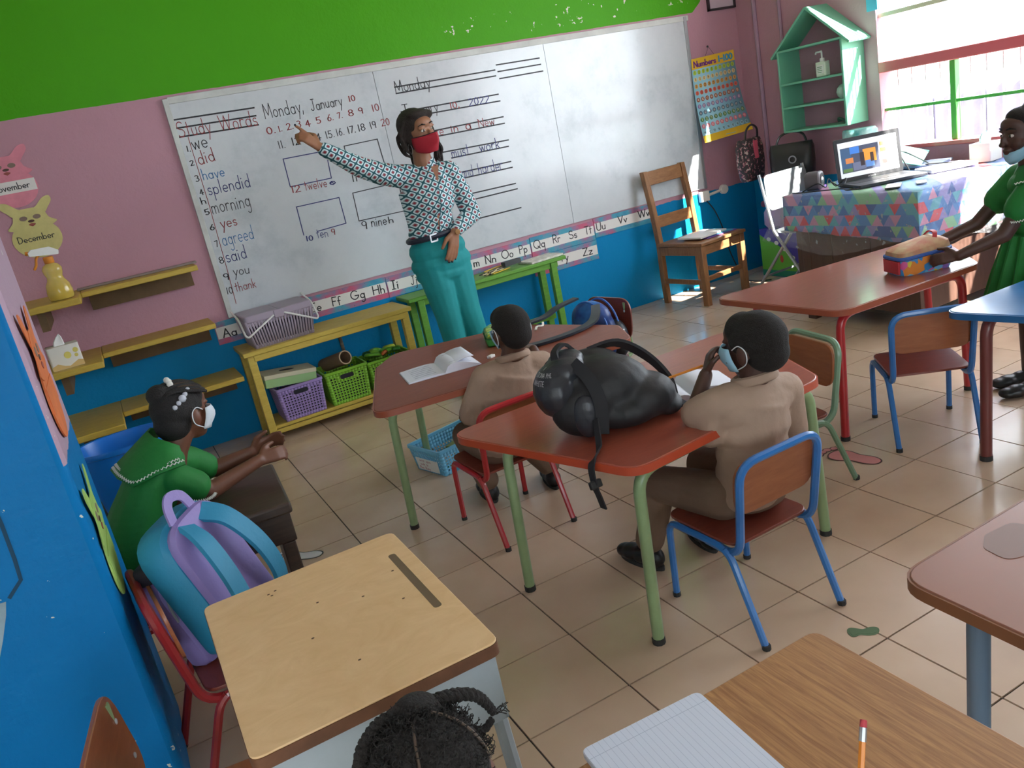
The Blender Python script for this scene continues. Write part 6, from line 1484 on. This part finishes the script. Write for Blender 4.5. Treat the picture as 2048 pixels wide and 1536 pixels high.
baked('bag_body', b, 'nylon_black', .007, 6, bk)
b = MB()
for c_, r in (((-.135, -.03, .150), (.075, .095, .088)), ((-.10, -.015, .205), (.07, .075, .045)), ((-.09, .02, .225), (.06, .06, .035))): b.ball(c_, r, 14)
baked('top_flap', b, 'nylon_sheen', .006, 5, bk)
b = MB(); b.ball((-.055, -.125, .082), (.045, .028, .070), 14); baked('side_pouch', b, 'nylon_sheen', .006, 3, bk)
for nm, pts, w, nn in (('shoulder_strap', [(-.02, .08, .225), (.08, .105, .228), (.17, .10, .165), (.225, .06, .09), (.235, .01, .02)], .048, (.2, .6, .8)), ('shoulder_strap', [(-.07, -.06, .235), (-.03, -.105, .19), (-.01, -.14, .12), (-.02, -.155, .03)], .040, (0, -1, .3)), ('strap_tail', [(.235, .01, .03), (.27, -.02, .012), (.31, -.05, .008), (.34, -.10, .006)], .026, (0, 0, 1)), ('grab_loop', [(-.06, .05, .245), (-.09, .03, .275), (-.12, .0, .262), (-.12, -.03, .235)], .024, (-.4, -.3, .8))):
    obj(nm, ribbon(pts, w, nn, th=.005), 'webbing', bk)
Mi = Matrix.Translation((1.165, 1.965, .5605)) @ Matrix.Rotation(math.radians(-29), 4, 'Z'); Mi = Mi.inverted()
obj('strap_tail', ribbon([Mi @ V(p) for p in ((1.06, 1.845, .64), (1.03, 1.80, .578), (1.0, 1.77, .568), (.972, 1.748, .566), (.957, 1.74, .545), (.958, 1.738, .49), (.965, 1.738, .46), (.975, 1.74, .415))], .024, (-.75, -.6, .3), th=.0025), 'webbing', bk)
m = MB(); m.b2((-.02, -.012, -.008), (.02, .012, .008)); obj('strap_buckle', m, 'rubber_dark', bk, bevel=.004, loc=Mi @ V((.959, 1.735, .50)), rot=(1.3, 0, .6))
for row, (t, el, az0, az1) in enumerate((('TIONALPHI', .78, 3.5, 4.6), ('WHITE', .48, 3.55, 4.2), ('X/', 1.08, 3.6, 4.0))):
    ln, w = lay(t, .22); m = MB()
    def sp(p, el=el, az0=az0, az1=az1, w=w):
        az = az0+(az1-az0)*p.x/w; e = el+p.y*.085; return V((-.135+.0775*math.cos(e)*math.cos(az), -.03+.0975*math.cos(e)*math.sin(az), .150+.0905*math.sin(e)))
    m.strokes(ln, .2, sp); obj('lettering', m, 'white_print', bk)

# blue backpack on the ply chair
k = NT('blue_nylon', .45); k.col(k.ramp(k.noise(7, 3), [(.3, '15202f'), (.5, '1c3f86'), (.62, '2f74c0'), (.75, '1d2a44')]))
bb = thing('backpack', 'blue and navy backpack with piping hung on the ply chair', 'backpack', (2.015, 3.35, .262), math.radians(12))
b = MB()
for c_, r in (((0, 0, .15), (.085, .135, .15)), ((-.01, 0, .24), (.075, .12, .085)), ((-.05, 0, .11), (.06, .115, .10))): b.ball(c_, r, 16)
baked('bag_body', b, 'blue_nylon', .007, 4, bb)
m = MB(); m.tube([(-.03+.03*math.sin(a)*.0, .125*math.cos(a), .17+.155*math.sin(a)) for a in [PI*i/16 for i in range(17)]], .005, 6); obj('piping', m, mat('piping_blue', '3c6fc0', .5), bb)
m = MB(); m.tube([(.055, .115*math.cos(a), .17+.15*math.sin(a)) for a in [PI*i/16 for i in range(17)]], .005, 6); obj('piping', m, 'piping_blue', bb)
b = MB(); b.ball((.055, -.09, .12), (.055, .06, .10), 14); baked('side_pocket', b, mat('nylon_navy', '151c2a', .5), .006, 3, bb)
m = MB(); m.b2((.02, -.152, .15), (.05, -.145, .175)); obj('strap_buckle', m, 'aluminium', bb, bevel=.003)
Mb = (Matrix.Translation((2.015, 3.35, .262)) @ Matrix.Rotation(math.radians(12), 4, 'Z')).inverted()
for pts in (((1.98, 3.42, .60), (1.86, 3.40, .59), (1.78, 3.38, .572), (1.70, 3.36, .569), (1.60, 3.36, .568)), ((1.98, 3.25, .58), (1.88, 3.10, .578), (1.80, 3.02, .572), (1.68, 2.975, .570), (1.52, 2.975, .569), (1.40, 3.02, .569))):
    obj('shoulder_strap', ribbon([Mb @ V(p) for p in pts], .042, (0, 0, 1), th=.005), 'nylon_navy', bb)

# lilac and turquoise backpack on the red chair
mat('nylon_lilac', '8c7cb8', .6, bump=(50, .2)); mat('nylon_turq', '2a86ac', .6, bump=(50, .2)); mat('clear_pocket', '22323a', .12, coat=.5); mat('bag_dark', '26222e', .7)
lb2 = thing('backpack', 'lilac and turquoise school backpack standing open on the red chair', 'backpack', (.03, 2.06, .315))
up_ = V((-.28, .10, .95)).normalized(); nr = V((.72, -.62, .30)); nr = (nr-up_*nr.dot(up_)).normalized(); wd_ = up_.cross(nr)
BM = Matrix((wd_, nr, up_)).transposed().to_4x4(); BM.translation = V((.025, .02, .015))
def bag_box(w, h, d, r, z0=0.0, y0=0.0, n=6):
    m = MB(); o = rpoly([(-w/2, z0), (w/2, z0), (w/2, z0+h), (-w/2, z0+h)], [r*.4, r*.4, r, r], n)
    rg = []
    for t, s_ in ((0, .88), (.12, .97), (.5, 1.0), (.88, .97), (1, .88)):
        cx_, cz_ = 0, z0+h/2; rg.append([BM @ V((p[0]*s_, y0-d/2+d*t, cz_+(p[1]-cz_)*s_)) for p in o])
    m.loft(rg); return m
obj('back_panel', bag_box(.205, .335, .035, .075, .035, .062), 'nylon_lilac', lb2)
obj('gusset', bag_box(.235, .365, .10, .085, .015, .0), 'nylon_turq', lb2)
obj('front_pocket', bag_box(.225, .27, .07, .07, .0, -.085), 'nylon_lilac', lb2)
obj('pocket_mouth', bag_box(.20, .05, .05, .02, .262, -.075), 'bag_dark', lb2)
obj('clear_window', bag_box(.17, .12, .012, .03, .04, -.122), 'clear_pocket', lb2)
for sx in (-1, 1):
    obj('shoulder_strap', ribbon([BM @ V(p) for p in ((sx*.035, .075, .345), (sx*.055, .115, .30), (sx*.075, .135, .20), (sx*.085, .125, .10), (sx*.085, .09, .03))], .052, nr, th=.006), 'nylon_turq', lb2)
obj('grab_loop', ribbon([BM @ V(p) for p in ((-.045, .06, .365), (-.03, .06, .405), (.0, .055, .42), (.03, .06, .405), (.04, .06, .365))], .026, nr, th=.003), 'nylon_lilac', lb2)
obj('zip', MB().tube([BM @ V((.112*math.cos(a), -.052, .15+.128*math.sin(a))) for a in [PI*i/18 for i in range(19)]], .0035, 6), 'aluminium', lb2)
obj('strap_tail', ribbon([BM @ V((.085, .09, .03)), V((.19, -.04, .03)), V((.185, -.10, -.02)), V((.17, -.13, -.09))], .016, (.3, -.8, .4), th=.0015), 'nylon_lilac', lb2)

# lunch bag under the standing girl's hands
k = NT('lunch_print', .5); vo = k.t.nodes.new('ShaderNodeTexVoronoi'); vo.inputs['Scale'].default_value = 30; k.link(k.obj, vo.inputs['Vector'])
sx_ = k.t.nodes.new('ShaderNodeSeparateColor'); k.link(vo.outputs['Color'], sx_.inputs[0])
k.col(k.ramp(sx_.outputs[0], [(0, '3f8fd0'), (.2, 'e0d048'), (.36, 'd85a9a'), (.5, '6fb8e0'), (.66, '8a6ac0'), (.8, 'e08a3a')], True))
lu = thing('lunch_bag', 'multicoloured lunch bag with blue trim held on the red-legged table', 'lunch bag', (2.955, 2.275, .5605), math.radians(-22)); lu.scale = (.85, .88, .88)
o = rrect(.26, .17, .045, 6)
m = MB(); m.loft([[(x*s_, y*s_, z) for x, y in o] for s_, z in ((.95, 0), (1, .012), (1.0, .055), (.97, .082))]); obj('bag_body', m, 'lunch_print', lu)
m = MB(); m.loft([[(x*s_+dx, y*s_, z+.10*x) for x, y in o] for s_, dx, z in ((.985, 0, .082), (1.01, 0, .094), (.96, .0, .118), (.75, .0, .134), (.3, 0, .139))]); obj('bag_lid', m, mat('lid_cream', 'c8b88a', .6, var=(9, .7, 'b8484a')), lu)
m = MB(); m.tube([(x*1.01, y*1.01, .086+.10*x*.5) for x, y in o], .009, 6, True); obj('trim', m, mat('trim_blue', '2f5aa8', .5), lu)
m = MB(); m.prism(rrect(.012, .13, .004, 2, (-.131, 0)), .01, .07); obj('end_panel', m, mat('lunch_red', 'b8303c', .5), lu)
obj('handle', ribbon([(.06, -.05, .14), (.08, -.02, .165), (.085, .03, .165), (.07, .06, .14)], .02, (0, 0, 1), th=.003), 'lunch_red', lu)

# ================================================================ floor: basket, bin, stickers
sbk = basket('sky blue plastic basket of books on the floor under the farther table', 1.225, 3.485, 0.0, .33, .215, .13, 'plastic_sky', math.radians(15), nm='floor_basket', group=None)
Mx = Matrix.Rotation(-PI/2, 4, 'Z') @ Matrix.Translation((0, -.168, 0)) @ Matrix.Rotation(.10, 4, 'X')
m = MB(); m.add([Mx @ V(p) for p in ((-.085, -.006, .012), (.08, -.006, .012), (.085, -.006, .075), (-.09, -.006, .075))], [(0, 1, 2, 3)]); obj('name_label', m, 'paper_white', sbk)
for q, t in enumerate(('Lorm spa', 'Book b', 'Rm Ray')):
    ln, w = lay(t, .25); m = MB(); m.strokes(ln, .2, lambda p: Mx @ V((-.07+p.x*.0105, -.0072, .058-.02*q+p.y*.0068))); obj('label_writing', m, mat('pen_red', 'b03a58', .6), sbk)
for i, (dx, dy, w, d, h, cc, rz, lb) in enumerate(((-.02, .0, .20, .15, .02, '2f7a3a', .3, 'green picture book at the bottom of the sky blue basket'), (-.08, -.01, .12, .16, .015, 'e4e2da', -.2, 'white booklet lying at the front of the sky blue basket'), (.06, .02, .15, .11, .018, '9aa05a', .6, 'olive printed book at the back of the sky blue basket'))):
    m = MB(); m.prism(rrect(w, d, .004, 2), 0, h); ca = math.cos(math.radians(15)); sa = math.sin(math.radians(15))
    tag(obj('book', m, mat('book_%d' % i, cc, .5, var=(18, .5, '3a5a3a' if i != 1 else 'c8b8b0')), loc=(1.225+dx*ca-dy*sa, 3.485+dx*sa+dy*ca, .008+.022*i), rot=(0, 0, rz), bevel=.001), lb, 'book')
bn = thing('waste_bin', 'large bright blue oval plastic bin behind the girl in green', 'bin', (-.15, 4.20, 0), .05)
n_ = 36
def ov(s_, z, k_=1.0): return [(.215*s_*math.copysign(abs(math.cos(a))**.8, math.cos(a)), .165*s_*math.copysign(abs(math.sin(a))**.8, math.sin(a)), z) for a in [2*PI*i/n_ for i in range(n_)]]
m = MB(); m.loft([ov(.74, 0), ov(.98, .385), ov(1.04, .39), ov(1.06, .402), ov(1.04, .415), ov(.985, .412), ov(.955, .39), ov(.72, .012)]); obj('bin_body', m, 'plastic_blue', bn)
m = MB(); m.box((0, -.138, .2), (.14, .012, .24), (.10, 0, 0)); obj('bin_panel', m, 'plastic_blue', bn, bevel=.006)
def sticker(nm, lb, cat, x, y, rz, outl, mm, edge, s_=1.0, toes=()):
    t = thing(nm, lb, cat, (x, y, .0008), rz)
    o_ = [(p.x*s_, p.y*s_) for p in spline([(a, b_, 0) for a, b_ in outl], 5, True)]
    A_ = sum(a[0]*b_[1]-b_[0]*a[1] for a, b_ in zip(o_, o_[1:]+o_[:1]))
    if A_ < 0: o_ = o_[::-1]
    m = MB(); m.prism(offset(o_, .006), 0, .0006); obj('outline', m, edge, t)
    m = MB(); m.prism(o_, .0006, .0010); obj('print', m, mm, t)
    for (a, b_, r) in toes:
        m = MB(); m.prism(arc((a*s_, b_*s_), (r*s_+.005, r*s_+.005), 0, 360, 14)[:-1], 0, .0007); obj('toe_outline', m, edge, t)
        m = MB(); m.prism(arc((a*s_, b_*s_), (r*s_, r*s_), 0, 360, 14)[:-1], .0007, .0011); obj('toe', m, mm, t)
    return t
mat('foot_pink', 'd08a88', .5); mat('foot_edge', '5e4440', .6); mat('foot_white', 'dcdce0', .5); mat('foot_edge2', '3c4444', .6); mat('leaf_green', '4f6a45', .6)
FO = [(-.035, .03), (-.03, .065), (.0, .078), (.03, .065), (.04, .03), (.03, -.01), (.032, -.06), (.015, -.09), (-.012, -.085), (-.022, -.05), (-.02, -.01)]
TO = [(-.04, .088, .011), (-.02, .102, .012), (.002, .108, .013), (.026, .108, .015), (.048, .098, .010)]
sticker('floor_sticker', 'pink bare-footprint sticker on the tiles right of the blue chair', 'floor sticker', 2.285, 2.085, math.radians(12), FO, 'foot_pink', 'foot_edge', 1.15, [(-a, b_, r) for a, b_, r in TO])
sticker('floor_sticker', 'white footprint sticker on the tiles beside the dark desk', 'floor sticker', .345, 3.11, math.radians(55), FO, 'foot_white', 'foot_edge2', 1.0, TO)
sticker('floor_sticker', 'torn dark green paper scrap on the tiles near the oak desk', 'paper scrap', 1.467, 1.348, math.radians(-40), [(-.034, .004), (-.028, .014), (.0, .006), (.02, .014), (.034, .012), (.03, -.004), (.012, -.010), (-.01, -.006), (-.028, -.014)], 'leaf_green', 'leaf_green', 1.0)
